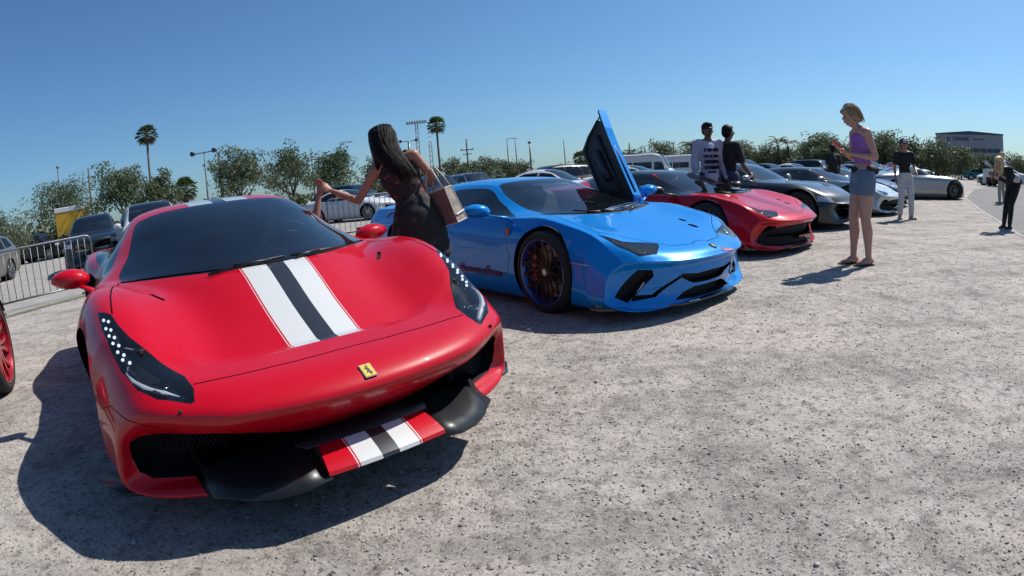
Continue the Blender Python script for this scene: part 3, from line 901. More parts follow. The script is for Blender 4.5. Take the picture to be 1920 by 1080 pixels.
def arch_cut(S, x, r, rad, tagn='arch', ymin=.55):
    S.cut(arc(x, r, rad, 0, 360, 40)[:-1], (0, 2), tagn, where=lambda c: c[1] > ymin)

def side_glass(S, pts, name='sidewin'):
    S.cut(pts, (6, 7), name)

def lamp_detail(parent_lamp, V):
    pass
# ------------------------------------------------------------------ the red coupe with racing stripes
P_red = paint('signal red paint', (0.58, 0.001, 0.014), 0.0, 0.36, coatr=0.02)

def surf_z(S, x, y):
    """height, normal of the upper skin under (x, y)"""
    B, Nn, pi, pj = S.grid
    up = (Nn[..., 2] > .25) & (B[..., 2] > .45)
    d = (B[..., 0] - x) ** 2 + (B[..., 1] - abs(y)) ** 2 + (~up) * 9
    k = np.unravel_index(np.argsort(d, axis=None)[:4], d.shape)
    w = 1 / (d[k] + 1e-5); w /= w.sum()
    n = (Nn[k] * w[:, None]).sum(0)
    p = (B[k] * w[:, None]).sum(0)
    n = n / np.linalg.norm(n)
    z = p[2] - (n[0] * (x - p[0]) + n[1] * (abs(y) - p[1])) / max(n[2], .2)
    if y < 0: n = n * [1, -1, 1]
    return z, n

def patch_frame(S, x, y, yaw=0.0, off=.003):
    z, n = surf_z(S, x, y)
    N_ = Vector(n); X_ = Vector((math.cos(yaw), math.sin(yaw), 0)); X_ = (X_ - N_ * X_.dot(N_)).normalized(); Y_ = N_.cross(X_)
    return Matrix(((X_.x, Y_.x, N_.x, x + N_.x * off), (X_.y, Y_.y, N_.y, y + N_.y * off), (X_.z, Y_.z, N_.z, z + N_.z * off), (0, 0, 0, 1)))

FERRARI_XY = (-1.175, 2.600, -.857)

M_refl2 = mat('silver lamp trim', (.45, .47, .50), .35, coat=.5)

def red_coupe():
    car = empty('sports_car', (FERRARI_XY[0], FERRARI_XY[1], 0), FERRARI_XY[2],
                'glossy red sports car with white and black racing stripes, nearest to the camera', 'car', 'sports cars parked in a row')
    S = Sheet(FERRARI, .024, si=(5, 6), smooth=3)
    up = lambda c: c[5] > .12 and c[2] > .46
    HL = [(.169, .884), (.262, .823), (.348, .802), (.444, .765), (.556, .690), (.703, .605), (.802, .592), (.858, .606), (.858, .622), (.78, .728), (.696, .790), (.57, .832), (.441, .856), (.301, .878)]
    S.cut(HL, (0, 1), 'headlight', where=up)
    HOOD = [(.800, -.05), (.800, .0), (.805, .2), (.795, .40), (.775, .585), (.703, .600), (.556, .684), (.444, .759), (.348, .796), (.255, .817), (.10, .812), (-.05, .800), (-.25, .775), (-.44, .755), (-.42, .70), (-.36, .66), (-.10, .455), (.04, .25), (.085, .0), (.085, -.05)]
    S.cut(HOOD, (0, 1), 'hood', where=lambda c: c[5] > .2 and c[0] > -.5 and c[6] < 9.1 and c[2] > .46, only=['body'])
    for nm, a, b in (('hood_k', 0, .041), ('hood_w', .041, .150)):
        S.cut([(.672, a - (.01 if a == 0 else 0)), (.672, b), (.45, b * 1.04), (.25, b * 1.08), (.0, b * 1.12), (.0, a * 1.12 - (.01 if a == 0 else 0)), (.25, a * 1.08 - (.01 if a == 0 else 0))], (0, 1), nm, only=['hood'])
    S.cut([(.672, .157), (.672, .1605), (.45, .167), (.25, .173), (.0, .179), (.0, .1755), (.25, .1695), (.45, .1635)], (0, 1), 'hood_w', only=['hood'])
    # shut lines
    S.line([(.800, -.03), (.805, .2), (.795, .40), (.777, .588)], .007, (0, 1), 'gap', where=up)
    S.line([(.258, .820), (.10, .815), (-.05, .803), (-.25, .778), (-.44, .755)], .008, (0, 1), 'gap', where=lambda c: c[5] > .2)
    S.line([(.0, .62), (.05, .592), (.09, .565)], .020, (0, 1), 'gap', where=lambda c: c[5] > .3 and c[2] > .6, only=['hood'])
    # glazing
    S.cut([(9.02, -.1), (9.02, 3.02), (9.28, 3.0), (9.22, 2.6), (9.17, 1.2), (9.15, -.1)], (6, 7), 'cowl', only=['body', 'hood'])
    S.cut([(9.15, -.1), (9.17, 1.2), (9.22, 2.6), (9.30, 2.93), (10.2, 2.93), (11.5, 2.90), (12.4, 2.84), (12.66, 2.68), (12.76, 2.2), (12.78, 1.2), (12.78, -.1)], (6, 7), 'windscreen', only=['body', 'hood', 'cowl'])
    S.cut([(10.15, 4.75), (11.0, 3.75), (12.0, 3.42), (13.2, 3.30), (14.6, 3.32), (15.3, 3.7), (15.5, 4.7), (14.5, 4.92), (12.5, 4.92)], (6, 7), 'sidewin', only=['body'])
    for nm, a, b in (('roof_k', 0, .045), ('roof_w', .045, .205)):
        S.cut([(-1.0, a - (.01 if a == 0 else 0)), (-1.0, b), (-2.2, b), (-2.2, a - (.01 if a == 0 else 0))], (0, 1), nm, where=lambda c: c[5] > .3, only=['body'])
    # front openings
    S.cut([(0, .272), (.16, .285), (.33, .335), (.45, .385), (.57, .412), (.73, .412), (.83, .395), (.872, .37), (.880, .30), (.868, .235), (.82, .205), (.66, .195), (.62, .08), (0, .08), (-.05, .08), (-.05, .27)],
          (1, 2), 'mouth', where=lambda c: c[0] > .5 and (c[7] < 9.6 or (c[1] < .66 and c[0] > .55)), only=['body'])
    arch_cut(S, 0, .335, .385)
    arch_cut(S, -2.65, .345, .39)
    S.cut([(-1.62, .52), (-1.50, .80), (-1.78, .84), (-2.02, .80), (-1.98, .58)], (0, 2), 'scoop', where=lambda c: c[1] > .8, only=['body'])
    S.line([(-.52, .14), (-.50, .45), (-.56, .70), (-.66, .815)], .008, (0, 2), 'gap', where=lambda c: c[1] > .85, only=['body'])
    S.line([(-1.50, .14), (-1.55, .45), (-1.50, .84)], .008, (0, 2), 'gap', where=lambda c: c[1] > .85, only=['body'])
    S.cut([(-.53, .13), (-.51, .45), (-.57, .70), (-.67, .83), (-1.49, .86), (-1.54, .45), (-1.49, .13)], (0, 2), 'door', where=lambda c: c[1] > .8, only=['body'])
    S.line([(.40, .12), (.42, .46), (.56, .50), (.74, .475), (.80, .44)], .0035, (0, 2), 'gap', where=lambda c: c[1] > .74 and c[0] > .3, only=['body'])
    S.cut([(2, -.1), (2, 1.2), (.60, 1.2), (.60, .55), (.35, .55), (.35, -.1)], (0, 1), 'bumper', where=lambda c: c[2] < .62 and c[0] > .42, only=['body'])
    S.emit('body_shell', {'body': 0, 'roof_w': 1, 'roof_k': 2}, car, [P_red, M_white, M_stripe_black])
    S.emit('hood', {'hood': 0, 'hood_w': 1, 'hood_k': 2}, car, [P_red, M_white, M_stripe_black])
    S.emit('front_bumper', ['bumper'], car, [P_red])
    S.emit('door', ['door'], car, [P_red], sides='L'); S.emit('door', ['door'], car, [P_red], sides='R')
    S.emit('panel_gap', ['gap'], car, [M_void], push=-.008)
    S.emit('windscreen', ['windscreen'], car, [M_glass_dark])
    S.emit('cowl', ['cowl'], car, [M_black], push=-.006)
    for sd in 'LR':
        S.emit('side_window', ['sidewin'], car, [M_glass_dark], sides=sd)
        S.bucket('air_scoop', ['scoop'], car, M_void, .09, sides=sd)
    S.emit('headliner', {'roof_w': 0, 'roof_k': 0, 'body': 0}, car, [M_void], push=-.03)
    # mouth interior
    S.bucket('intake_duct', ['mouth'], car, M_void, .26, vec=(-1, 0, 0))
    g = MB()
    for s in (1, -1):                              # honeycomb intake mesh
        for k in range(-6, 20):
            for dz in (-1, 1):
                p0 = (0.0, k * .022, 0.0); L = .24
                y0 = .50 + k * .02; 
                a = Vector((0, y0, .185 if dz > 0 else .415)); b = Vector((0, y0 + .12, .415 if dz > 0 else .185))
                # clip to .50 .. .86
                if b.y < .50 or a.y > .86: continue
                t0 = max(0, (.50 - a.y) / .12); t1 = min(1, (.86 - a.y) / .12)
                A_ = a.lerp(b, t0); B_ = a.lerp(b, t1)
                f = lambda v: Vector(((.745 if s > 0 else .68) - .62 * (v.y - .5), v.y * s, v.z))
                g.tube([f(A_), f(B_)], .0014, 4, cap=False)
    gg = g.build('grille', mat('grille wire', (.02, .02, .022), .6), car); gg['kind'] = 'stuff'
    # centre splitter wing with the stripes
    m = MB()
    prof = [(.950, .280), (.99, .268), (1.04, .245), (1.070, .226), (1.074, .212), (1.055, .204), (.99, .228), (.955, .262)]
    ys = [-.285, -.270, -.157, -.152, -.145, -.041, .041, .145, .152, .157, .270, .285]
    cm = [0, 0, 1, 0, 1, 2, 1, 0, 1, 0, 0]
    def wp(px, y, pz):
        y = y * .86
        t = (1.074 - px) / .14
        return (px - .18 * y * y, y * (1 - .10 * max(0, t) * (1 if abs(y) > .2 else .25)), pz)
    n = len(prof)
    for i in range(len(ys) - 1):
        m.mi = cm[i]
        m.add([wp(px, y, pz) for y in (ys[i], ys[i + 1]) for (px, pz) in prof], [(j, (j + 1) % n, (j + 1) % n + n, j + n) for j in range(n)])
    for y in (.285, -.285): m.add([wp(px, y, pz) for px, pz in prof], [tuple(range(n))])
    m.build('splitter_wing', [P_red, M_white, M_stripe_black], car, autos=35)
    m = MB()
    for s in (1, -1):
        rows = [  # y, (front x,z), (mid), (rear x,z)
            (.235, (1.066, .206), (.97, .235), (.84, .290)),
            (.34, (1.055, .190), (.955, .205), (.83, .275)),
            (.43, (1.02, .178), (.915, .185), (.79, .262)),
            (.52, (.96, .172), (.865, .188), (.75, .268)),
            (.57, (.915, .178), (.82, .200), (.71, .280)), (.635, (.86, .172), (.77, .198), (.66, .29))]
        V = []; Fc = []
        for (y, a, b, c) in rows:
            V += [(a[0], s * y, a[1]), (b[0], s * y, b[1]), (c[0], s * y, c[1]), (c[0] - .01, s * y, c[1] - .012), (b[0], s * y, b[1] - .014), (a[0] - .006, s * y, a[1] - .014)]
        for i in range(len(rows) - 1):
            for j in range(6):
                a = i * 6 + j; b = i * 6 + (j + 1) % 6
                Fc.append((a, b, b + 6, a + 6))
        Fc += [tuple(range(6)), tuple(len(V) - 6 + k for k in range(6))]
        m.add(V, Fc)
        fin = [(.56, .80, .130), (.64, .865, .150), (.61, .955, .160), (.53, 1.02, .168), (.43, 1.035, .170), (.38, .97, .160), (.50, .80, .135)]
        q = len(m.V)
        V = [(a, s * b, c) for a, b, c in fin] + [(a, s * b, c + .012) for a, b, c in fin]
        n = len(fin)
        m.add(V, [tuple(range(n)), tuple(range(n, 2 * n))] + [(i, (i + 1) % n, (i + 1) % n + n, i + n) for i in range(n)])
    m.prism([(.92, -.26), (.94, 0), (.92, .26), (.74, .34), (.74, -.34)], .266, .276)
    m.build('carbon_splitter', M_carbon, car, autos=40)
    # headlights
    LED = [(193, 606), (203, 606), (201, 619), (210, 619), (206, 632), (215, 632), (212, 644), (221, 644), (217, 657), (227, 657), (223, 670), (234, 670)]
    led = [(.243, .862), (.275, .842), (.305, .858), (.335, .838), (.362, .850), (.392, .829), (.415, .840), (.443, .818), (.466, .828), (.496, .806), (.515, .815), (.548, .790)]
    for s in (1, -1):
        hl = S.emit('headlight', ['headlight'], car, [M_lens], sides='L' if s > 0 else 'R')
        S.bucket('lamp_housing', ['headlight'], hl, M_lampin, .055, sides='L' if s > 0 else 'R')
        m = MB()
        for (x, y) in led:
            z, n = surf_z(S, x, y)
            m.ball((x, s * y, z - .012), .0068, 8, 6)
        m.build('daytime_light', M_led, hl, smooth=True)
        m = MB()
        pts = []
        for (x, y) in ((.575, .798), (.60, .806), (.65, .79), (.705, .755), (.765, .695), (.81, .648), (.828, .628)):
            z, n = surf_z(S, x, y); pts.append((x, s * y, z - .007))
        m.tube(pts, [.008, .012, .014, .016, .016, .014, .006], 8, flat=.45)
        m.build('lamp_reflector', M_refl2, hl, smooth=True)
        m = MB(); z, n = surf_z(S, .70, .70); m.lathe([(0, 0), (.022, -.004), (.034, -.012), (.040, -.004), (.046, -.012), (.046, -.02)], 20, 'Z', (.70, s * .70, z - .018)); m.build('projector', M_reflector, hl, smooth=True)
        m = MB()
        z, n = surf_z(S, .47, .77)
        m.box((.45, s * .775, z - .03), (.20, .02, .02), rz=s * -.45, bev=.004)
        m.build('lamp_divider', M_gloss, hl)
    # badge on the nose
    Mx = patch_frame(S, .985, 0.0, 0.0, .002)
    m = MB()
    m.mi = 0; m.prism([(.032, -.024), (.032, .024), (-.032, .024), (-.032, -.024)], 0, .003, M=Mx)
    m.mi = 1; m.prism([(.029, -.021), (.029, .021), (-.029, .021), (-.029, -.021)], .0035, .0045, M=Mx)
    m.mi = 2
    horse = [(-.024, .000), (-.022, .005), (-.010, .004), (-.002, .008), (.006, .006), (.012, .010), (.014, .013), (.017, .009), (.024, .006), (.022, .002), (.016, .002), (.010, -.002), (.012, -.008), (.008, -.009), (.004, -.003), (-.004, -.004), (-.010, -.009), (-.016, -.008), (-.010, -.002), (-.016, -.001)]
    _old = [(-.020, .000), (-.024, .006), (-.018, .004), (-.012, .006), (-.004, .004), (.004, .008), (.012, .013), (.014, .010), (.008, .003), (.010, -.004), (.018, -.010), (.016, -.013), (.006, -.009), (-.002, -.006), (-.010, -.010), (-.017, -.014), (-.019, -.011), (-.012, -.005), (-.016, -.003)]
    m.prism(horse, .0048, .0056, M=Mx)
    m.build('nose_badge', [M_metal, mat('badge yellow', (.75, .55, .05), .35, coat=.6), M_black], car)
    # sensors and tow hole
    m = MB()
    for (x, y) in ((.66, .875), (.90, .64), (-.0, 0)):
        if x == 0: continue
    for s in (1, -1):
        z, n = surf_z(S, .86, s * .66); m.ball((.865, s * .665, z), .008, 8, 5)
    m.build('parking_sensor', M_void, car)
    # wipers
    zf = lambda x, y: surf_z(S, x, y)[0] + .012
    pts = [(x, y, zf(x, y)) for x, y in ((.03, -.33), (.05, -.2), (.055, -.08), (.05, .06))]
    wiper(car, pts, [(.075, -.02, zf(.06, -.02)), (.05, -.2, zf(.05, -.2) + .01)])
    pts = [(x, y, zf(x, y)) for x, y in ((.045, .10), (.02, .22), (-.03, .34), (-.10, .45))]
    wiper(car, pts, [(.07, .12, zf(.06, .12)), (.01, .27, zf(.01, .27) + .01)])
    # mirrors
    for s in (1, -1):
        mirror_pod(car, (-.90, 1.05, .885 if s < 0 else .855), (.10, .125, .066), P_red, s, (-.72, .90, .80), shape=1)
    cabin(car, -.42, .86, -1.55, w=.66)
    for s in (1, -1):
        wheel(car, 0, s, .335, .245, 'y5', M_dmetal, None, .955, mat('yellow caliper', (.6, .4, .02), .4))
        wheel(car, -2.65, s, .345, .30, 'y5', M_dmetal, None, .965, MATS['yellow caliper'])
    wheel_well(car, 0, .335, .392); wheel_well(car, -2.65, .345, .397)
    m = MB(); m.box((-1.3, 0, .14), (3.9, 1.4, .02)); m.build('underbody', M_void, car)
    return car, S
red_coupe()
# ------------------------------------------------------------------ wedge-shaped supercar (blue, and the crimson one with a black roof)
P_blue = paint('azure metallic paint', (0.0, 0.27, 0.80), 0.15, 0.30, flake=0.05, coatr=0.02)

def wedge_body(car, S, P, roofm, glassm, open_door=False, door_tf=None, bigmouth=False):
    S.cut([(.52, .828), (.68, .705), (.75, .50), (.79, .43), (.83, .445), (.905, .57), (.845, .71), (.70, .785)][::1], (0, 1), 'headlight', where=lambda c: c[5] > .15 and c[2] > .44)
    S.line([(.50, .80), (.63, .60), (.80, .415), (.873, .34), (.915, .10), (.885, .075), (.885, -.02)], .007, (0, 1), 'gap', where=lambda c: c[5] > .3 and c[2] > .44, only=['body'])
    S.line([(.50, .80), (.20, .80), (-.10, .755), (-.20, .735)], .006, (0, 1), 'gap', where=lambda c: c[5] > .3, only=['body'])
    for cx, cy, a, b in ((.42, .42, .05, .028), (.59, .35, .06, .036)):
        S.cut([(cx + a * math.cos(t / 8 * math.pi * 2), cy + b * math.sin(t / 8 * math.pi * 2)) for t in range(8)], (0, 1), 'hood_oval', where=lambda c: c[5] > .3, only=['body'])
    S.cut([(8.02, -.1), (8.02, 3.02), (8.30, 3.0), (8.2, 1.5), (8.17, -.1)], (6, 7), 'cowl', only=['body'])
    S.cut([(8.17, -.1), (8.2, 1.5), (8.34, 2.9), (9.3, 3.04), (10.3, 3.0), (10.85, 2.85), (10.96, 2.3), (10.98, -.1)], (6, 7), 'windscreen', only=['body', 'cowl'])
    S.cut([(8.55, 4.72), (8.9, 4.2), (9.6, 3.62), (10.6, 3.30), (11.8, 3.25), (12.6, 3.3), (13.2, 3.6), (13.0, 4.7), (11.0, 4.88), (9.2, 4.9)], (6, 7), 'sidewin', only=['body'])
    if bigmouth:
        S.cut([(-.02, .395), (.45, .385), (.62, .36), (.80, .30), (.85, .22), (.78, .15), (.5, .12), (-.02, .115)], (1, 2), 'lower', where=lambda c: c[0] > .5 and c[7] < 9.7, only=['body'])
    S.cut([(.872, .206), (.705, .400), (.605, .390), (.591, .338), (.69, .211), (.784, .155)], (1, 2), 'side_intake', where=lambda c: c[0] > .5 and c[7] < 9.6, only=['body'])
    S.cut([(.715, .202), (.578, .189), (.374, .325), (.36, .30), (.546, .167), (.758, .160)], (1, 2), 'upper', where=lambda c: c[0] > .5, only=['body'])
    S.cut([(-.02, .318), (.2, .315), (.374, .335), (.36, .30), (.21, .235), (-.02, .225)], (1, 2), 'upper', where=lambda c: c[0] > .5, only=['body'])
    S.cut([(-.02, .205), (.20, .205), (.30, .175), (.395, .122), (.2, .112), (-.02, .112)], (1, 2), 'lower', where=lambda c: c[0] > .5, only=['body'])
    arch_cut(S, 0, .345, .385)
    arch_cut(S, -2.70, .355, .395)
    S.cut([(-1.80, .60), (-1.62, .78), (-2.05, .84), (-2.28, .70), (-2.1, .56)], (0, 2), 'scoop', where=lambda c: c[1] > .8, only=['body'])
    S.cut([(-.50, .30), (-.46, .45), (-.54, .74), (-.56, .835), (-1.76, .835), (-1.70, .70), (-1.62, .48), (-1.52, .30)], (0, 2), 'door', where=lambda c: c[1] > .72 and c[7] > 4.85 and c[5] > -.6, only=['body'])
    S.line([(-1.52, .30), (-1.62, .48), (-1.70, .70), (-1.75, .82)], .007, (0, 2), 'gap', where=lambda c: c[1] > .85, only=['body'])
    S.line([(-.49, .30), (-.45, .45), (-.53, .72)], .007, (0, 2), 'gap', where=lambda c: c[1] > .85, only=['body', 'door'])
    S.line([(-.49, .30), (-1.52, .30)], .007, (0, 2), 'gap', where=lambda c: c[1] > .85, only=['body', 'door'])
    if roofm is not None:
        S.cut([(8.0, 3.0), (8.0, 5.0), (13.2, 5.0), (14.2, 3.5), (15, -.2), (10.97, -.2), (10.97, 3.0)], (6, 7), 'roof', only=['body'])
    S.cut([(2, -.1), (2, 1.2), (.62, 1.2), (.62, .50), (.40, .50), (.40, -.1)], (0, 1), 'bumper', where=lambda c: c[2] < .475 and c[0] > .42, only=['body'])
    S.emit('body_shell', ['body'], car, [P])
    if roofm is not None: S.emit('roof', ['roof'], car, [roofm])
    S.emit('front_bumper', ['bumper'], car, [P])
    S.emit('panel_gap', ['gap'], car, [M_void], push=-.008)
    S.emit('windscreen', ['windscreen'], car, [glassm])
    S.emit('cowl', ['cowl'], car, [M_black], push=-.008)
    S.bucket('hood_recess', ['hood_oval'], car, M_hood_recess, .010, sides='L'); S.emit('hood_patch', ['hood_oval'], car, [P], sides='R')  # shallow dark blue ovals on the left half, body paint on the right
    for nm in ('side_intake', 'upper', 'lower'):
        S.bucket({'side_intake': 'side_intake', 'upper': 'air_slot', 'lower': 'lower_intake'}[nm], [nm], car, M_void, .09 if nm != 'upper' else .05, vec=(-1, 0, 0))
    S.bucket('air_scoop', ['scoop'], car, M_void, .10)
    for sd in 'LR':
        if sd == 'L' and open_door: continue
        S.emit('door', ['door'], car, [P], sides=sd)
        S.emit('side_window', ['sidewin'], car, [M_glass_dark], sides=sd)
    for s in (1, -1):
        hl = S.emit('headlight', ['headlight'], car, [M_lens], sides='L' if s > 0 else 'R')
        S.bucket('lamp_housing', ['headlight'], hl, M_lampin, .024, sides='L' if s > 0 else 'R', m2=M_refl3)
        m = MB()
        for (x, y) in ((.66, .70), (.76, .62)):
            z, n = surf_z(S, x, y)
            m.lathe([(0, .006), (.018, .002), (.028, -.008), (.034, -.002), (.042, -.008), (.042, -.02)], 16, 'Z', (x, s * y, z - .018))
        m.build('projector', M_reflector, hl, smooth=True)
        m = MB(); pts = []
        for (x, y) in ((.60, .77), (.70, .745), (.80, .70), (.85, .64), (.80, .60)):
            z, n = surf_z(S, x, y); pts.append((x, s * y, z - .010))
        m.tube(pts, .006, 6); m.build('daytime_light', M_white, hl, smooth=True)
    if open_door:
        T = door_tf
        dr = S.emit('open_door', ['door'], car, [P], sides='L', tf=T)
        S.bucket('door_lining', ['door'], dr, P, .13, sides='L', tf=T, vec=(0, -1, 0), m2=M_leather)
        m = MB()
        m.tube([T @ Vector(p) for p in ((-.72, .815, .60), (-1.05, .80, .62), (-1.5, .80, .64))], .022, 6)
        m.tube([T @ Vector(p) for p in ((-.70, .82, .36), (-.82, .80, .50), (-.72, .815, .60))], .018, 6)
        m.box(T @ Vector((-1.15, .795, .52)), (.42, .04, .10), M=T.to_3x3(), bev=.02)
        m.build('door_handle', M_black, dr, smooth=True)
        m = MB()
        m.tube([T @ Vector(p) for p in ((-.60, .80, .79), (-1.1, .79, .80), (-1.68, .80, .80), (-1.60, .81, .52), (-1.48, .81, .36), (-1.0, .815, .33), (-.56, .82, .34))], .014, 6); m.build('door_seal', M_black, dr, smooth=True)
        # opening in the body
        S.bucket('door_jamb', ['door'], car, M_void, .06, sides='L', vec=(0, -1, 0))
    m = MB(); m.box((-1.3, 0, .13), (3.9, 1.4, .02)); m.build('underbody', M_void, car)
    wheel_well(car, 0, .345, .392); wheel_well(car, -2.70, .355, .402)

M_hood_recess = paint('deep blue recess', (.0, .03, .16), .2, .4)
M_refl3 = mat('smoked lamp reflector', (.62, .58, .52), .30, metal=.2)

def wedge_splitter(car, m_):
    m = MB()
    for s in (1, -1):
        pts = [(1.03, 0), (1.02, .25), (1.0, .38), (.90, .50), (.86, .62), (.80, .74), (.74, .86), (.66, .98), (.58, 1.0), (.60, .80), (.70, .4), (.75, 0)]
        V = [(x, s * y, .085 + (.05 if 3 < k < 9 else 0) * (y - .5) * 1.2) for k, (x, y) in enumerate(pts)]
        n = len(V); V += [(x, y, z + .012) for x, y, z in V]
        m.add(V, [tuple(range(n)), tuple(range(n, 2 * n))] + [(i, (i + 1) % n, (i + 1) % n + n, i + n) for i in range(n)])
        m.add([(.74, s * .86, .10), (.62, s * .965, .10), (.60, s * .975, .20), (.70, s * .92, .165)], [(0, 1, 2, 3)])
    m.build('front_splitter', m_, car)

def lettering(name, s, size, M, m, parent, ext=.0006, space=1.0):
    cu = bpy.data.curves.new(name, 'FONT')
    cu.body = s; cu.size = size; cu.extrude = ext; cu.align_x = 'CENTER'; cu.align_y = 'CENTER'; cu.space_character = space
    cu.resolution_u = 3
    tmp = bpy.data.objects.new(name + '_tmp', cu)
    COL.objects.link(tmp)
    bpy.context.view_layer.update()
    dg = bpy.context.evaluated_depsgraph_get()
    me = bpy.data.meshes.new_from_object(tmp.evaluated_get(dg))
    bpy.data.objects.remove(tmp, do_unlink=True)
    me.name = name
    me.transform(M)
    me.materials.clear()
    return link(name, me, parent, [m])

def scribble(name, w, h, M, m, parent, n=6):
    """a line of cursive script too small to read: looping pen strokes"""
    r = random.Random(n); mb = MB(); x = -w / 2
    for k in range(n):
        lw = w / n; hh = h * (1.0 if k == 0 or r.random() < .25 else .55)
        pts = [(x, -h * .2), (x + lw * .35, hh - h * .3), (x + lw * .7, hh * .55 - h * .2), (x + lw * .3, -h * .28), (x + lw * .8, -h * .3), (x + lw, -h * .18)]
        mb.tube([M @ Vector((a, b, 0)) for a, b in pts], h * .085, 4, cap=False, flat=.3); x += lw
    return mb.build(name, m, parent)

BLUE_POSE = (1.05, 5.20, -.95)

def blue_car():
    car = empty('sports_car', (BLUE_POSE[0], BLUE_POSE[1], 0), BLUE_POSE[2],
                'bright blue wedge-shaped sports car with one door swung up open', 'car', 'sports cars parked in a row')
    S = Sheet(AVENTA, .028, si=(3,), sj=(3, 5), smooth=1)
    H = Matrix.Translation((-.45, .95, .76))
    T = H @ Matrix.Rotation(R(-8), 4, 'X') @ Matrix.Rotation(R(57), 4, 'Y') @ H.inverted()
    wedge_body(car, S, P_blue, None, M_glass_mid, True, T)
    wedge_splitter(car, M_gloss)
    for s in (1, -1):
        mirror_pod(car, (-.73, 1.10, .875) if s < 0 else (-.64, 1.21, .925), (.12, .13, .072), P_blue, s, (-.52, .90, .79), shape=1)
    cabin(car, -.42, .80, -1.45, zb=.26, w=.66)
    zf = lambda x, y: surf_z(S, x, y)[0] + .014
    wiper(car, [(x, y, zf(x, y)) for x, y in ((-.16, -.44), (-.05, -.28), (.02, -.10))], [(.04, 0, zf(.03, 0)), (-.02, -.22, zf(-.02, -.22) + .012)])
    wiper(car, [(x, y, zf(x, y)) for x, y in ((-.04, .05), (-.10, .28), (-.22, .50), (-.30, .62))], [(.03, .12, zf(.03, .12)), (-.10, .36, zf(-.1, .36) + .014)])
    M_rim = mat('bronze rim', (.045, .022, .014), .35, metal=.6)
    M_liprim = mat('blue rim lip', (.03, .10, .38), .25, metal=.5, coat=.8)
    M_cal = mat('red caliper', (.35, .012, .01), .4, coat=.5)
    for s in (1, -1):
        wheel(car, 0, s, .348, .255, 'mesh', M_rim, M_liprim, .985, M_cal, rimr=.80)
        wheel(car, -2.70, s, .358, .32, 'mesh', M_rim, M_liprim, 1.0, M_cal, rimr=.80)
    # badges
    Mx = patch_frame(S, 1.0, .055, 0, .002)
    m = MB(); m.mi = 0
    m.prism([(.035, -.012), (.035, .012), (.005, .028), (-.03, .028), (-.03, -.028), (.005, -.028)], 0, .004, M=Mx)
    m.mi = 1; m.prism([(.026, -.004), (.012, .016), (-.004, .010), (-.02, .018), (-.016, .0), (-.024, -.016), (-.004, -.010), (.010, -.016)], .0045, .006, M=Mx)
    m.build('nose_badge', [M_gloss, mat('badge gold', (.7, .5, .15), .25, metal=.8)], car)
    Mr = mat('red decal', (.75, .05, .03), .4)
    for s in (-1,):
        Tm = Matrix.Translation((-.46, s * .962, .675)) @ Matrix.Rotation(R(90), 4, 'X')
        m = MB(); m.mi = 0; m.prism([(-.028, .038), (.028, .038), (.028, -.01), (0, -.045), (-.028, -.01)], 0, .004, M=Tm)
        m.mi = 1; m.prism([(-.02, .03), (.02, .03), (.02, -.006), (0, -.034), (-.02, -.006)], .0045, .0055, M=Tm)
        m.build('fender_badge', [M_gloss, Mr], car)
    # red script on nose and side, thin marker lamp
    Mz = patch_frame(S, 1.055, .20, R(0), .003) @ Matrix.Rotation(R(90), 4, 'Z')
    scribble('nose_script', .17, .05, Mz, Mr, car, 5)
    Ts = Matrix.Translation((-.95, -.972, .285)) @ Matrix.Rotation(R(90), 4, 'X')
    scribble('side_script', .75, .085, Ts, Mr, car, 11)
    m = MB(); m.tube([(.36, -.979, .462), (.45, -.977, .457), (.55, -.962, .449)], .010, 6, flat=.5)
    m.build('side_marker', mat('marker lens', (.6, .45, .5), .2, coat=1), car, smooth=True)
    m = MB(); m.tube([(.80, -.70, .22), (.84, -.66, .30)], .004, 5); m.tube([(1.0, -.30, .10), (1.02, -.18, .10)], .006, 5)
    m.build('chrome_strip', M_chrome, car)
    # red swoosh on the rear quarter
    m = MB()
    def sq(x, z): 
        B, Nn, pi, pj = S.grid
        d = (B[..., 0] - x) ** 2 + (B[..., 2] - z) ** 2 + (Nn[..., 1] < .2) * 5
        k = np.unravel_index(np.argmin(d), d.shape); return Vector((x, -B[k][1] - .012, z))
    m.tube([sq(-3.05, .80), sq(-2.95, .86), sq(-2.75, .88), sq(-2.60, .84), sq(-2.80, .80)], .010, 4, flat=.3)
    m.build('side_decal', Mr, car)
    return car
blue_car()
# ------------------------------------------------------------------ the other show cars and the ordinary cars
P_crimson = paint('crimson metallic paint', (0.66, 0.002, 0.018), 0.15, 0.30, flake=0.06)
P_graphite = paint('graphite metallic paint', (0.024, 0.028, 0.034), 0.5, 0.30, flake=0.06)
P_pearl = paint('pearl silver paint', (0.52, 0.56, 0.60), 0.35, 0.30)
P_silver = paint('silver metallic paint', (0.42, 0.44, 0.46), 0.7, 0.30, flake=0.04)
P_violet = paint('dark violet paint', (0.03, 0.022, 0.10), 0.5, 0.28)
P_blackp = paint('black paint', (0.008, 0.008, 0.010), 0.0, 0.35)
P_whitep = paint('white car paint', (0.72, 0.73, 0.74), 0.0, 0.40)
P_navy = paint('blue black paint', (0.012, 0.018, 0.030), 0.3, 0.32)
P_teal = paint('turquoise paint', (0.02, 0.30, 0.30), 0.0, 0.4)
P_champ = paint('grey beige metallic paint', (0.26, 0.25, 0.23), 0.6, 0.32)
M_glass_sky = glass('reflective window glass', (0.55, 0.65, 0.72), 0.40, 0.02, 2.0)
M_amber = mat('amber lamp', (.6, .2, .02), .3, coat=1)
M_redlamp = mat('red tail lamp', (.35, .01, .01), .25, coat=1)
M_plate = mat('number plate', (.6, .6, .58), .5)

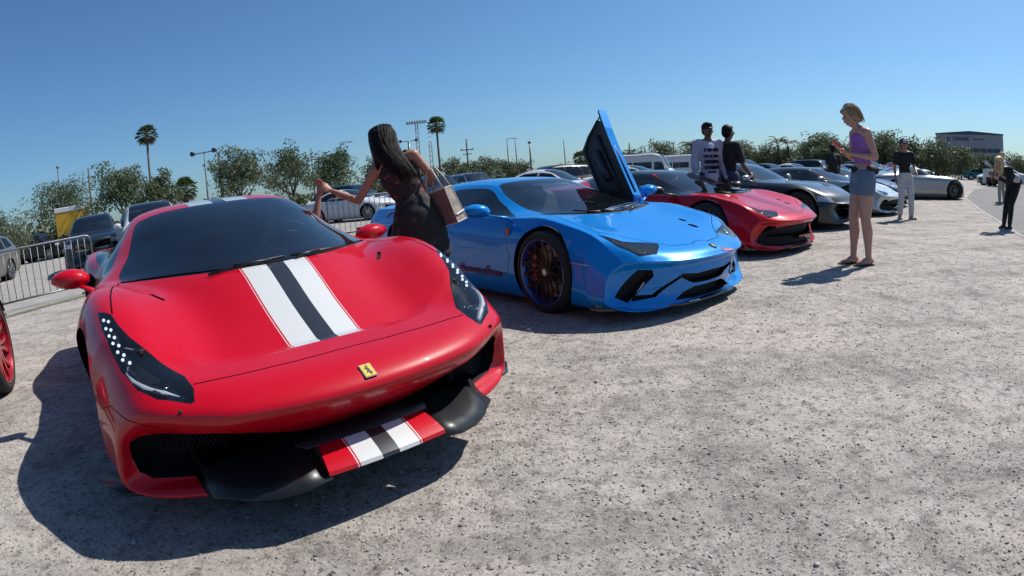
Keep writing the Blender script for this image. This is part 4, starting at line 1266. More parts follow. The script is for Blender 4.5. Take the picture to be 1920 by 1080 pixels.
def wedge_car(name, pose, P, roofm, label, stripe=None, rim='y5', smirror=None, bigmouth=False):
    car = empty(name, (pose[0], pose[1], 0), pose[2], label, 'car', 'sports cars parked in a row')
    S = Sheet(AVENTA, .05, si=(3,), sj=(3, 5), smooth=1)
    wedge_body(car, S, P, roofm, M_glass_sky, bigmouth=bigmouth)
    wedge_splitter(car, M_gloss)
    for s in (1, -1):
        mirror_pod(car, (-.72, 1.09, .88), (.11, .12, .062), smirror or M_black, s, (-.52, .90, .79), shape=1)
    cabin(car, -.42, .80, -1.45, zb=.26, w=.66)
    zf = lambda x, y: surf_z(S, x, y)[0] + .014
    wiper(car, [(x, y, zf(x, y)) for x, y in ((-.16, -.44), (-.05, -.28), (.02, -.10))], [(.04, 0, zf(.03, 0)), (-.02, -.22, zf(-.02, -.22) + .012)])
    for s in (1, -1):
        wheel(car, 0, s, .348, .255, rim, M_dmetal if rim != 'y7' else M_gloss, None, .985, rimr=.78, seg=28)
        wheel(car, -2.70, s, .358, .32, rim, M_dmetal, None, 1.0, rimr=.78, seg=28)
    if stripe:
        m = MB()
        for y0, y1 in stripe[1]:
            V = []
            xs = [.98, .8, .6, .4, .2, .08]
            for x in xs:
                for y in (y0, y1):
                    z, n = surf_z(S, x, y); V.append((x + n[0] * .004, y, z + n[2] * .004))
            m.add(V, [(2 * i, 2 * i + 1, 2 * i + 3, 2 * i + 2) for i in range(len(xs) - 1)])
        m.build('hood_stripe', stripe[0], car)
    return car

def cap(row, xs, sc, zc):
    return [(x + xs, y * sc, zc + (z - zc) * sc) for (x, y, z) in row]

def prof_row(x, k, zt, yr, zr, yb, zb, ym, z0):
    """hood or roof height zt; roof rail (yr, zr); belt line (yb, zb); greatest half-width ym; sill z0"""
    pts = [(0, zt), (.36 * yr, zt - .004), (.72 * yr, zt - .25 * (zt - zr)), (yr, zr), ((yr + yb) / 2 + .015, (zr + zb) / 2 + .01), (yb, zb), (ym - .01, zb - .10), (ym, (zb + z0) * .52), (ym - .01, z0 + .16), (ym - .06, z0), (0, z0)]
    return st(x, k, pts)

def make_table(rows, nose=(.10, .30), tail=(.10, .5), zc=.55, zc2=.7):
    T = [prof_row(*r) for r in rows]
    a, b = T[0], T[-1]
    return [cap(a, nose[0], .02, zc), cap(a, nose[0] * .95, .5, zc), cap(a, nose[0] * .7, .86, zc)] + T + [cap(b, -tail[0] * .7, .88, zc2), cap(b, -tail[0], .5, zc2), cap(b, -tail[0], .02, zc2)]

GT = make_table([
 (.80, .42, .50, .55, .50, .72, .49, .80, .16),
 (.66, .34, .62, .55, .62, .76, .60, .90, .13),
 (.35, .22, .745, .55, .735, .80, .74, .955, .13),
 (0, .14, .82, .55, .80, .82, .83, .975, .13),
 (-.40, .12, .865, .56, .845, .83, .85, .955, .13),
 (-.78, .26, .905, .66, .89, .83, .86, .94, .13),
 (-1.05, .26, 1.04, .60, .99, .83, .865, .93, .13),
 (-1.40, .20, 1.19, .54, 1.14, .84, .87, .93, .13),
 (-1.70, .10, 1.245, .52, 1.19, .85, .875, .935, .13),
 (-2.05, .04, 1.235, .50, 1.18, .87, .90, .955, .13),
 (-2.45, .04, 1.15, .48, 1.09, .88, .93, .985, .14),
 (-2.85, .06, 1.03, .50, .99, .87, .93, .985, .16),
 (-3.20, .12, .95, .55, .93, .82, .89, .93, .22),
 (-3.38, .14, .90, .55, .88, .76, .83, .86, .30)], zc=.36, zc2=.6)

SUV = make_table([
 (.78, .22, .98, .55, .97, .78, .93, .88, .26),
 (.55, .18, 1.06, .55, 1.05, .82, 1.00, .93, .24),
 (.10, .10, 1.12, .60, 1.10, .84, 1.05, .95, .24),
 (-.38, .16, 1.17, .70, 1.15, .85, 1.08, .95, .24),
 (-.70, .16, 1.42, .66, 1.38, .85, 1.09, .95, .24),
 (-1.05, .12, 1.64, .60, 1.60, .85, 1.10, .95, .24),
 (-1.50, .05, 1.70, .60, 1.65, .86, 1.11, .95, .24),
 (-2.40, .03, 1.70, .60, 1.65, .86, 1.13, .95, .24),
 (-3.20, .05, 1.66, .58, 1.61, .85, 1.15, .95, .26),
 (-3.50, .08, 1.58, .56, 1.52, .83, 1.15, .93, .28),
 (-3.68, .08, 1.20, .60, 1.18, .80, 1.10, .90, .32)], nose=(.12, 0), zc=.62, zc2=.75)

SEDAN = make_table([
 (.78, .30, .72, .55, .715, .74, .68, .84, .20),
 (.50, .22, .84, .55, .83, .79, .78, .90, .18),
 (.05, .14, .92, .58, .90, .80, .85, .91, .18),
 (-.45, .18, .97, .66, .95, .82, .90, .90, .18),
 (-.85, .18, 1.18, .60, 1.13, .82, .91, .90, .18),
 (-1.25, .10, 1.38, .54, 1.33, .82, .92, .90, .18),
 (-1.65, .05, 1.44, .53, 1.38, .82, .93, .90, .18),
 (-2.20, .04, 1.43, .52, 1.37, .82, .95, .90, .18),
 (-2.70, .06, 1.28, .54, 1.23, .82, .97, .90, .20),
 (-3.05, .10, 1.10, .58, 1.07, .81, .98, .90, .22),
 (-3.50, .12, 1.04, .60, 1.02, .78, .95, .86, .26)], zc=.48, zc2=.62)

VAN = make_table([
 (.70, .14, 1.02, .60, 1.00, .80, .95, .92, .26),
 (.40, .12, 1.20, .66, 1.18, .86, 1.10, .97, .24),
 (.15, .12, 1.34, .74, 1.32, .90, 1.20, .98, .24),
 (-.15, .10, 1.85, .78, 1.80, .93, 1.35, .99, .24),
 (-.50, .08, 2.40, .78, 2.34, .95, 1.45, .99, .24),
 (-.95, .04, 2.62, .78, 2.54, .95, 1.50, .99, .24),
 (-2.6, .0, 2.66, .78, 2.57, .95, 1.50, .99, .26),
 (-4.5, .0, 2.66, .78, 2.57, .95, 1.50, .99, .28),
 (-4.95, .02, 2.60, .76, 2.50, .93, 1.50, .97, .30)], zc=.66, zc2=1.3)

SPEC = dict(
 SUV=dict(T=SUV, wb=2.75, r=.37, ws=(6.1, 8.85), win=[[(-.62, 1.13), (-1.12, 1.55), (-1.68, 1.59), (-1.70, 1.14)], [(-1.78, 1.14), (-1.78, 1.59), (-2.55, 1.59), (-2.62, 1.16)], [(-2.72, 1.17), (-2.64, 1.58), (-3.15, 1.54), (-3.35, 1.22)]], rear=(11.5, 13.0), hl=(.62, .84, .78, .93), gr=(.52, .60, .90), fog=True),
 SEDAN=dict(T=SEDAN, wb=2.75, r=.34, ws=(6.08, 8.75), win=[[(-.72, .95), (-1.22, 1.27), (-1.66, 1.33), (-1.68, .96)], [(-1.75, .96), (-1.74, 1.33), (-2.3, 1.32), (-2.7, 1.16), (-2.72, 1.0)]], rear=(10.2, 12.0), hl=(.54, .78, .56, .68), gr=(.42, .42, .60), fog=True),
 VAN=dict(T=VAN, wb=3.6, r=.36, ws=(5.15, 7.6), win=[[(-.20, 1.30), (-.52, 1.95), (-1.15, 1.98), (-1.15, 1.32)], [(-1.35, 1.45), (-1.35, 1.98), (-2.9, 1.98), (-2.9, 1.45)], [(-3.0, 1.45), (-3.0, 1.98), (-4.5, 1.98), (-4.5, 1.45)]], rear=(11.2, 11.8), hl=(.62, .88, .84, 1.04), gr=(.5, .62, .86), fog=False),
 GT=dict(T=GT, wb=2.72, r=.35, ws=(8.05, 10.8), win=[[(-.98, .89), (-1.38, 1.10), (-1.75, 1.165), (-2.20, 1.13), (-2.45, .98), (-2.2, .92)]], rear=(12.0, 14.0), hl=(.62, .82, .50, .62), gr=(.45, .22, .44), fog=False))

def road_car(kind, P, label, loc, rz, group, cat='car', name='parked_car', res=.09, gl=None, roofrack=False, chrome=False, rim='y5', mirrorm=None):
    sp = SPEC[kind]
    car = empty(name, (loc[0], loc[1], 0), rz, label, cat, group)
    S = Sheet(sp['T'], res, smooth=1)
    gl = gl or M_glass_sky
    u0, u1 = sp['ws']
    S.cut([(u0, -.1), (u0 + .05, 2.6), (u0 + .5, 3.0), (u1 - .3, 2.9), (u1, 2.4), (u1, -.1)], (6, 7), 'windscreen')
    for w in sp['win']:
        S.cut(w, (0, 2), 'sidewin', where=lambda c: c[1] > .4 and c[7] > 3.0, only=['body'])
    r0, r1 = sp['rear']
    S.cut([(r0, -.1), (r0, 2.5), (r1, 2.6), (r1, -.1)], (6, 7), 'rearwin', only=['body'])
    r = sp['r']
    arch_cut(S, 0, r, r + .06); arch_cut(S, -sp['wb'], r, r + .06)
    y0, y1, z0, z1 = sp['hl']
    S.cut([(y0, z0), (y0, z1 - .02), (y1, z1), (y1 + .05, z0 + .03)], (1, 2), 'lamp', where=lambda c: c[0] > .3 and c[7] < 7.5, only=['body'])
    ya, za, zb = sp['gr']
    S.cut([(-.05, za), (ya, za + .02), (ya + .03, zb), (-.05, zb)], (1, 2), 'grille', where=lambda c: c[0] > .3, only=['body'])
    if sp['fog']:
        S.cut([(-.05, za - .30), (ya + .1, za - .28), (ya + .02, za - .08), (-.05, za - .08)], (1, 2), 'grille', where=lambda c: c[0] > .3, only=['body'])
    xe = -sp['wb'] - .55
    S.cut([(.62, .95 if kind != 'GT' else .70), (.62, 1.12 if kind != 'GT' else .80), (.9, 1.12 if kind != 'GT' else .80), (.9, .95 if kind != 'GT' else .70)], (1, 2), 'tail', where=lambda c: c[0] < xe and c[3] < -.2, only=['body'])
    S.emit('car_body', ['body'], car, [P])
    S.emit('windscreen', ['windscreen'], car, [gl]); S.emit('rear_window', ['rearwin'], car, [gl])
    for sd in 'LR': S.emit('side_window', ['sidewin'], car, [M_glass_dark], sides=sd)
    for sd in 'LR': S.emit('headlight', ['lamp'], car, [mat('lamp glass', (.55, .58, .6), .1, metal=.4, coat=1)], sides=sd, push=.004)
    S.bucket('grille', ['grille'], car, M_gloss, .04, vec=(-1, 0, 0))
    S.emit('tail_lamp', ['tail'], car, [M_redlamp], push=.003)
    m = MB(); m.box((-sp['wb'] / 2, 0, r + .05), (sp['wb'] + .8, 1.3, .02)); m.box((-sp['wb'] / 2 - .2, 0, r + .25), (.9, 1.2, .35), bev=.05)
    m.build('cabin_floor', M_void, car)
    for s in (1, -1):
        wheel(car, 0, s, r, .22, rim, M_dmetal if kind == 'GT' else M_metal, None, sp['T'][6][7][1] - .01, seg=20)
        wheel(car, -sp['wb'], s, r, .22, rim, M_dmetal if kind == 'GT' else M_metal, None, sp['T'][6][7][1] - .01, seg=20)
    wheel_well(car, 0, r, r + .065, y1=.9); wheel_well(car, -sp['wb'], r, r + .065, y1=.9)
    zb_ = {'SUV': 1.16, 'SEDAN': .98, 'VAN': 1.45, 'GT': .92}[kind]; xb = {'SUV': -.72, 'SEDAN': -.85, 'VAN': -.25, 'GT': -1.05}[kind]
    for s in (1, -1):
        mirror_pod(car, (xb, .99 if kind != 'VAN' else 1.12, zb_ + .03), (.07, .11, .075 if kind != 'VAN' else .16), mirrorm or P, s, (xb + .1, .88, zb_ - .03))
    if kind in ('SUV', 'SEDAN'):
        m = MB(); m.box((sp['T'][3][0][0] + .105, 0, za - .14), (.015, .32, .12)); m.build('number_plate', M_plate, car)
        mc = MB()
        for z in ((za + .08, zb - .08) if chrome else (zb,)):
            mc.tube([(sp['T'][3][0][0] + .02 - .25 * (y / .5) ** 2 * .4, y, z) for y in (-ya, -ya / 2, 0, ya / 2, ya)][0:5], .012, 5)
        mc.build('grille_bar', M_chrome, car)
    if roofrack:
        m = MB()
        for s in (1, -1): m.tube([(-1.2, s * .58, 1.66), (-1.4, s * .58, 1.74), (-3.1, s * .58, 1.72), (-3.25, s * .58, 1.63)], .018, 6)
        m.build('roof_rail', M_metal, car, smooth=True)
    return car

def recolour(car, P, name='car_body', also=('wing_mirror', 'mirror_stalk')):
    for ch in car.children_recursive:
        if ch.type == 'MESH' and ch.name.split('.')[0] in (name,) + also:
            ch.data = ch.data.copy(); ch.data.materials[0] = P

def place(src, loc, rz, label, P=None, group=None):
    c = copy_tree(src)
    c.location = (loc[0], loc[1], 0); c.rotation_euler = (0, 0, rz); c['label'] = label
    if group: c['group'] = group
    if P is not None: recolour(c, P)
    return c

def show_row():
    c3 = wedge_car('sports_car', (3.40, 7.72, -.95), P_crimson, P_blackp, 'crimson wedge-shaped sports car with black roof, next after the blue one', (paint('deep crimson paint', (.16, .004, .015), .3, .35), [(-.09, -.05), (.05, .09)]), bigmouth=True)
    # red neighbour whose wheel shows at the left edge
    S0 = 0
    c4 = road_car('GT', P_graphite, 'dark graphite coupe with a large front wheel arch, behind the woman in denim shorts', (6.0, 9.85), -.93, 'sports cars parked in a row', name='sports_car', res=.05, rim='v10', mirrorm=P_silver)
    c5 = wedge_car('sports_car', (8.85, 12.25, -.90), P_pearl, P_graphite, 'pearl silver sports car with dark roof beside the graphite coupe', None, 'y5', P_silver, bigmouth=True)
    c6 = wedge_car('sports_car', (11.1, 14.5, -.86), P_violet, P_blackp, 'dark violet sports car with pale stripes behind the man in white trousers', (M_white, [(-.30, -.24), (.24, .30)]))
    c7 = road_car('GT', P_silver, 'silver long-nosed coupe standing side-on at the far end of the row', (16.9, 17.35), R(-14), 'sports cars parked in a row', name='sports_car', res=.05, rim='y5')

def three_wheeler():
    t = empty('three_wheeler', (-4.10, 3.14, 0), R(-52), 'red open-wheeled roadster cut off by the left edge, only its red-spoked wheel in view', 'roadster')
    h = wheel(t, 0, 1, .385, .24, 'y7', paint('red rim paint', (.42, .008, .015), .3, .25), None, 0.0, rimr=.80)
    m = MB(); V = []; Fc = []
    for k in range(9):
        a = R(35 + k * 14)
        for y in (-.21, .0):
            V.append((.42 * math.cos(a), y, .385 + .42 * math.sin(a)))
    m.add(V, [(2 * i, 2 * i + 1, 2 * i + 3, 2 * i + 2) for i in range(8)]); m.build('mudguard', M_gloss, t)
    m = MB()
    for x0 in (-.25, .2):
        for z in (.25, .42): m.tube([(0, -.15, z), (x0, -.62, z + .03)], .014, 6)
    m.tube([(0, -.14, .5), (.0, -.5, .7)], .03, 8); m.build('suspension_arm', M_dmetal, t)
    m = MB()
    V = []; rows = [(.75, .18, .30, .42), (.4, .30, .22, .62), (-.2, .42, .2, .76), (-.9, .55, .2, .85), (-1.8, .55, .2, .95), (-2.4, .25, .3, .7)]
    for x, w, z0, z1 in rows:
        for y, z in ((-w, z0), (-w * 1.05, (z0 + z1) / 2), (-w * .7, z1), (w * .7, z1), (w * 1.05, (z0 + z1) / 2), (w, z0)): V.append((x, y - 1.05, z))
    Fc = [(i * 6 + j, i * 6 + (j + 1) % 6, i * 6 + 6 + (j + 1) % 6, i * 6 + 6 + j) for i in range(5) for j in range(6)] + [tuple(range(6)), tuple(range(30, 36))]
    m.add(V, Fc); m.build('car_body', P_crimson, t, smooth=True)
    m = MB(); m.box((-1.2, -1.05, .95), (.12, .8, .35), bev=.05); m.build('seat', M_leather, t)
three_wheeler()
show_row()

def lot():
    g = 'cars parked across the lot'
    suv = road_car('SUV', P_navy, 'dark blue-black SUV with chrome grille facing the steel barrier', (-12.4, 13.85), R(-52), g, name='parked_suv', cat='SUV', roofrack=False, chrome=True)
    sed = road_car('SEDAN', P_silver, 'silver saloon parked beyond the roof of the blue sports car', (2.9, 24.6), R(-60), g)
    van = road_car('VAN', P_whitep, 'white high-roof passenger van behind the raised blue door', (13.6, 45.0), R(-28), 'white vans at the back of the lot', cat='van', name='passenger_van')
    place(van, (19.0, 51.5), R(-28), 'white high-roof van, second in line behind the first', group='white vans at the back of the lot')
    place(van, (22.5, 55.0), R(-28), 'white high-roof van, last of the line and nearest the two men', group='white vans at the back of the lot')
    place(suv, (-17.9, 12.1), R(-68), 'grey beige SUV cut off by the left edge behind the barrier', P_champ)
    place(sed, (-24.4, 19.6), R(20), 'small white car with its back to the barrier at the far left', P_whitep)
    place(suv, (-27.5, 27.0), R(10), 'dark SUV standing under the trees at the far left', P_blackp)
    place(suv, (-8.7, 12.3), R(-48), 'white SUV whose roof shows above the red car', P_whitep)
    place(suv, (-12.4, 17.4), R(-60), 'black SUV between the dark blue SUV and the white SUV', P_blackp)
    place(sed, (-5.6, 24.6), R(-20), 'white car with black hood behind the end of the barrier', P_whitep)
    place(suv, (-6.4, 21.8 + 6), R(-25), 'dark SUV behind the outstretched arm of the woman in black', P_navy)
    place(suv, (-2.6, 27.0), R(-62), 'dark SUV whose windscreen shows right behind the handbag', P_navy)
    place(suv, (.9, 25.0), R(-150), 'black SUV parked beyond the blue roof', P_blackp)
    place(suv, (-.9, 28.2), R(-60), 'silver SUV between the dark SUV and the black SUV beyond the blue roof', P_silver)
    place(sed, (3.0, 19.4), R(-30), 'white sedan just left of the raised door', P_whitep)
    place(sed, (6.4, 21.2), R(-35), 'white sedan between the raised door and the vans', P_whitep)
    place(sed, (-.6, 31.0), R(-10), 'pale car far behind the silver coupe', P_whitep)
    cols = [P_silver, P_navy, P_whitep, P_blackp, P_champ, P_silver, P_navy, P_whitep, P_crimson, P_silver]
    words = ['silver', 'blue-black', 'white', 'black', 'grey beige', 'silver', 'blue-black', 'white', 'crimson', 'silver']
    spots = ['first of the far row after the two men', 'second of the far row after the two men', 'in the far row above the graphite coupe', 'in the far row, fourth after the two men', 'in the far row above the pearl silver car', 'in the far row, sixth after the two men', 'in the far row left of the man in black', 'in the far row behind the man in black', 'in the far row behind the woman in shorts', 'last of the far row, before the man in white trousers']
    for i in range(10):
        x = 14.2 + i * 2.55; y = 29.0 + i * 1.35
        place(sed if i % 3 else suv, (x, y), R(-60), '%s car %s' % (words[i], spots[i]), cols[i])
    place(sed, (57, 49.5), R(-40), 'turquoise car far off at the right below the trees', P_teal)
    place(sed, (38, 33.5), R(160), 'white car by the trees behind the silver coupe', P_whitep)
lot()
# ------------------------------------------------------------------ people
def skin_mat(name, c):
    if name in MATS: return MATS[name]
    m = mat(name, c, .5, noise=.10, nscale=14, sub=.12)
    return m
SK_tan = skin_mat('tanned skin', (.42, .20, .13)); SK_fair = skin_mat('fair skin', (.55, .30, .22)); SK_dark = skin_mat('brown skin', (.13, .065, .042))
def hair_mat(name, c, rough):
    m, nt, b = nmat(name)
    tc = nt.nodes.new('ShaderNodeTexCoord'); mp = nt.nodes.new('ShaderNodeMapping'); mp.inputs['Scale'].default_value = (85, 85, 6)
    n = nt.nodes.new('ShaderNodeTexNoise'); n.inputs['Scale'].default_value = 1; n.inputs['Detail'].default_value = 4; n.inputs['Distortion'].default_value = .6
    nt.links.new(tc.outputs['Object'], mp.inputs[0]); nt.links.new(mp.outputs[0], n.inputs['Vector'])
    x = nt.nodes.new('ShaderNodeMix'); x.data_type = 'RGBA'; x.inputs[6].default_value = (c[0] * .5, c[1] * .5, c[2] * .5, 1); x.inputs[7].default_value = (c[0] * 1.5, c[1] * 1.5, c[2] * 1.5, 1)
    nt.links.new(n.outputs[0], x.inputs[0]); nt.links.new(x.outputs[2], b.inputs['Base Color'])
    bp = nt.nodes.new('ShaderNodeBump'); bp.inputs['Strength'].default_value = .35; bp.inputs['Distance'].default_value = .004
    nt.links.new(n.outputs[0], bp.inputs['Height']); nt.links.new(bp.outputs[0], b.inputs['Normal']); setp(b, rough=rough, spec=.18)
    return m
H_black = hair_mat('black hair', (.005, .0045, .0045), .62)
H_brown = hair_mat('ash brown hair', (.26, .19, .12), .55)
H_blond = hair_mat('blond hair', (.50, .37, .20), .55)
def cloth(name, c, rough=.85, **k): return mat(name, c, rough, noise=.12, nscale=9, bump=.35, bscale=45, **k)
C_black = cloth('black cloth', (.010, .010, .011)); C_white = cloth('white cotton', (.62, .61, .62)); C_lilac = cloth('pale lilac sweatshirt', (.50, .48, .62))
C_denim = cloth('blue denim', (.13, .20, .29)); C_purple = cloth('purple top', (.34, .13, .46)); C_sole = mat('shoe sole', (.03, .025, .02), .7)
C_shoe = cloth('pale shoe', (.45, .42, .40)); C_navy2 = cloth('navy cloth', (.03, .05, .12))

def fuse(name, mb, vox, m, parent, iters=3, cutz=None, factor=.5):
    """merge overlapping rounded shapes into one continuous skin"""
    bm = bmesh.new(); vs = [bm.verts.new(v) for v in mb.V]
    for f in mb.F:
        if len(set(f)) < 3: continue
        try: bm.faces.new([vs[i] for i in f])
        except ValueError: pass
    bmesh.ops.remove_doubles(bm, verts=bm.verts, dist=1e-5)
    bmesh.ops.recalc_face_normals(bm, faces=bm.faces)
    me = bpy.data.meshes.new(name + '_src'); bm.to_mesh(me); bm.free()
    o = bpy.data.objects.new(name + '_src', me); COL.objects.link(o)
    r = o.modifiers.new('r', 'REMESH'); r.mode = 'VOXEL'; r.voxel_size = vox; r.use_smooth_shade = True
    s = o.modifiers.new('s', 'SMOOTH'); s.factor = factor; s.iterations = iters
    bpy.context.view_layer.update()
    dg = bpy.context.evaluated_depsgraph_get()
    n = bpy.data.meshes.new_from_object(o.evaluated_get(dg))
    bpy.data.objects.remove(o, do_unlink=True); bpy.data.meshes.remove(me)
    n.name = name
    n.materials.clear()
    n.polygons.foreach_set('use_smooth', [True] * len(n.polygons))
    return link(name, n, parent, m if isinstance(m, (list, tuple)) else [m])

def limb(mb, pts, rr, n=12):
    """rounded tapered chain"""
    pts = [Vector(p) for p in pts]
    for i in range(len(pts) - 1):
        a, b = pts[i], pts[i + 1]; d = (b - a)
        if d.length < 1e-5: continue
        d.normalize(); ra, rb = rr[i], rr[i + 1]
        mb.tube([a - d * ra * .85, a - d * ra * .5, a, b, b + d * rb * .5, b + d * rb * .85], [ra * .5, ra * .86, ra, rb, rb * .86, rb * .5], n)
    return mb

def blob(mb, c, r, rx=0, ry=0, rz=0, n=16):
    M = Matrix.Rotation(rz, 3, 'Z') @ Matrix.Rotation(ry, 3, 'Y') @ Matrix.Rotation(rx, 3, 'X')
    return mb.ball(c, r, n, n // 2 + 2, M)

def hand(mb, wrist, fwd, palm, side=1, curl=.5, s=1.0, spread=.16):
    """palm, four fingers and a thumb; fwd along the hand, palm = direction the palm faces"""
    w = Vector(wrist); f = Vector(fwd).normalized(); p = Vector(palm); p = (p - f * p.dot(f)).normalized(); t = f.cross(p) * side   # towards the thumb
    for k in (-1.2, -.4, .4, 1.2):
        limb(mb, [w + t * k * .006 * s, w + f * .085 * s + t * k * .021 * s], [.017 * s, .0145 * s], 8)
    L = [.060, .072, .076, .068]
    for i, k in enumerate((-1.35, -.45, .45, 1.30)):
        b = w + f * .088 * s + t * k * .021 * s
        d0 = (f + t * k * spread * .35 + p * curl * .5).normalized(); d1 = (f * (1 - curl * .7) + p * curl * 1.4).normalized(); d2 = (f * (1 - curl * 1.5) + p * curl * 1.6).normalized()
        l = L[i] * s
        a1 = b + d0 * l * .48; a2 = a1 + d1 * l * .32; a3 = a2 + d2 * l * .28
        limb(mb, [b, a1, a2, a3], [.0105 * s, .0098 * s, .0092 * s, .0078 * s], 7)
    b = w + f * .022 * s + t * .026 * s
    a1 = b + (f * .7 + t * .7 + p * .25).normalized() * .042 * s; a2 = a1 + (f * .85 + t * .25 + p * .45).normalized() * .034 * s; a3 = a2 + (f * .9 + p * .3 - t * .1).normalized() * .024 * s
    limb(mb, [b, a1, a2, a3], [.0145 * s, .0125 * s, .0108 * s, .009 * s], 7)

def head(mb, c, yaw=0, pitch=0, roll=0, s=1.0):
    """skull, jaw, nose, ears; facing +Y before rotation. returns the frame"""
    M = Matrix.Translation(c) @ Matrix.Rotation(yaw, 4, 'Z') @ Matrix.Rotation(pitch, 4, 'X') @ Matrix.Rotation(roll, 4, 'Y')
    R3 = M.to_3x3()
    def B(p, r, n=14): mb.ball(M @ (Vector(p) * s), (r[0] * s, r[1] * s, r[2] * s), n, n // 2 + 2, R3)
    B((0, -.008, .025), (.074, .092, .090)); B((0, .030, -.012), (.062, .062, .080)); B((0, .052, -.070), (.034, .034, .030)); B((0, .012, -.050), (.054, .060, .052))
    B((0, .088, .026), (.045, .018, .014), 10)       # brow
    B((0, .103, -.010), (.0125, .020, .016), 10); B((0, .098, .008), (.009, .012, .022), 10)
    B((0, .088, -.040), (.024, .014, .008), 10); B((0, .085, -.050), (.020, .012, .007), 10)
    for q in (-1, 1):
        B((q * .074, -.004, .000), (.010, .018, .030), 10)
        B((q * .040, .072, -.018), (.022, .018, .020), 10)
    return M

def face(M, s, parent, glasses=False, brow=H_black):
    m = MB(); m.mi = 0
    R3 = M.to_3x3()
    for q in (-1, 1):
        m.mi = 0; m.ball(M @ (Vector((q * .030, .0835, .006)) * s), (.0125 * s, .0105 * s, .0065 * s), 10, 7, R3)
        m.mi = 1; m.ball(M @ (Vector((q * .030, .0905, .006)) * s), .0052 * s, 8, 6)
    m.build('eyes', [mat('eye white', (.42, .38, .36), .4), mat('iris', (.05, .03, .02), .2)], parent, smooth=True)
    m = MB()
    for q in (-1, 1): m.tube([M @ (Vector((q * .014, .1005, .030)) * s), M @ (Vector((q * .032, .097, .036)) * s), M @ (Vector((q * .048, .084, .030)) * s)], .0032 * s, 5)
    m.build('eyebrows', brow, parent, smooth=True)
    m = MB(); m.tube([M @ (Vector((-.020, .098, -.0455)) * s), M @ (Vector((0, .1045, -.0445)) * s), M @ (Vector((.020, .098, -.0455)) * s)], [.003 * s, .006 * s, .003 * s], 6)
    m.build('mouth', mat('lips', (.30, .09, .08), .4), parent, smooth=True)
    if glasses:
        m = MB()
        for q in (-1, 1): m.ball(M @ (Vector((q * .031, .104, .008)) * s), (.024 * s, .008 * s, .016 * s), 10, 6, R3); m.tube([M @ (Vector((q * .052, .10, .010)) * s), M @ (Vector((q * .078, .0, .008)) * s)], .0028 * s, 4)
        m.tube([M @ (Vector((-.01, .108, .012)) * s), M @ (Vector((.01, .108, .012)) * s)], .003 * s, 4)
        m.build('sunglasses', M_gloss, parent, smooth=True)

def torso(mb, J, wc, wh, f=1.0, dep=.60):
    """pelvis -> waist -> chest -> shoulders; J has pelvis, waist, chest, neck, shL, shR, hipL, hipR"""
    P, W, Cc, N = (Vector(J[k]) for k in ('pelvis', 'waist', 'chest', 'neck'))
    ax = (Vector(J['shR']) - Vector(J['shL'])); ax.normalize()
    up = (N - P).normalized()
    fw = up.cross(ax); fw.normalize()
    def ell(c, rx, ry, rz):
        Xa = ax; Za = (up - Xa * up.dot(Xa)).normalized(); Ya = Za.cross(Xa)
        M = Matrix((Xa, Ya, Za)).transposed()
        mb.ball(c, (rx, ry, rz), 18, 11, M)
    ell(P, wh * f, wh * .70 * f, .125 * f); ell(P.lerp(W, .5), (wh * .93 + .0) * f * .97, wh * .66 * f, .12)
    ell(W, wc * .80 * f, wc * .56 * f, .12); ell(W.lerp(Cc, .5), wc * .88 * f, wc * .60 * f, .13)
    ell(Cc, wc * f, wc * .64 * f, .15); ell(Cc.lerp(N, .45), wc * .92 * f, wc * .52 * f, .09)
    return ax, fw

def tube_limb(mb, pts, rr): return limb(mb, pts, rr, 12)

def default_joints(h=1.75, lean=(0, 0)):
    k = h / 1.75
    J = dict(pelvis=(0, 0, .96), waist=(0, .0, 1.10), chest=(0, .0, 1.30), neck=(0, -.01, 1.47), head=(0, .02, 1.635), shL=(-.185, -.01, 1.42), shR=(.185, -.01, 1.42),
             elL=(-.24, -.03, 1.13), elR=(.24, -.03, 1.13), wrL=(-.26, .08, .89), wrR=(.26, .08, .89), hipL=(-.09, 0, .92), hipR=(.09, 0, .92), knL=(-.10, .03, .51), knR=(.10, .03, .51), anL=(-.11, -.02, .085), anR=(.11, -.02, .085))
    return {a: tuple(c * k for c in v) for a, v in J.items()}, k

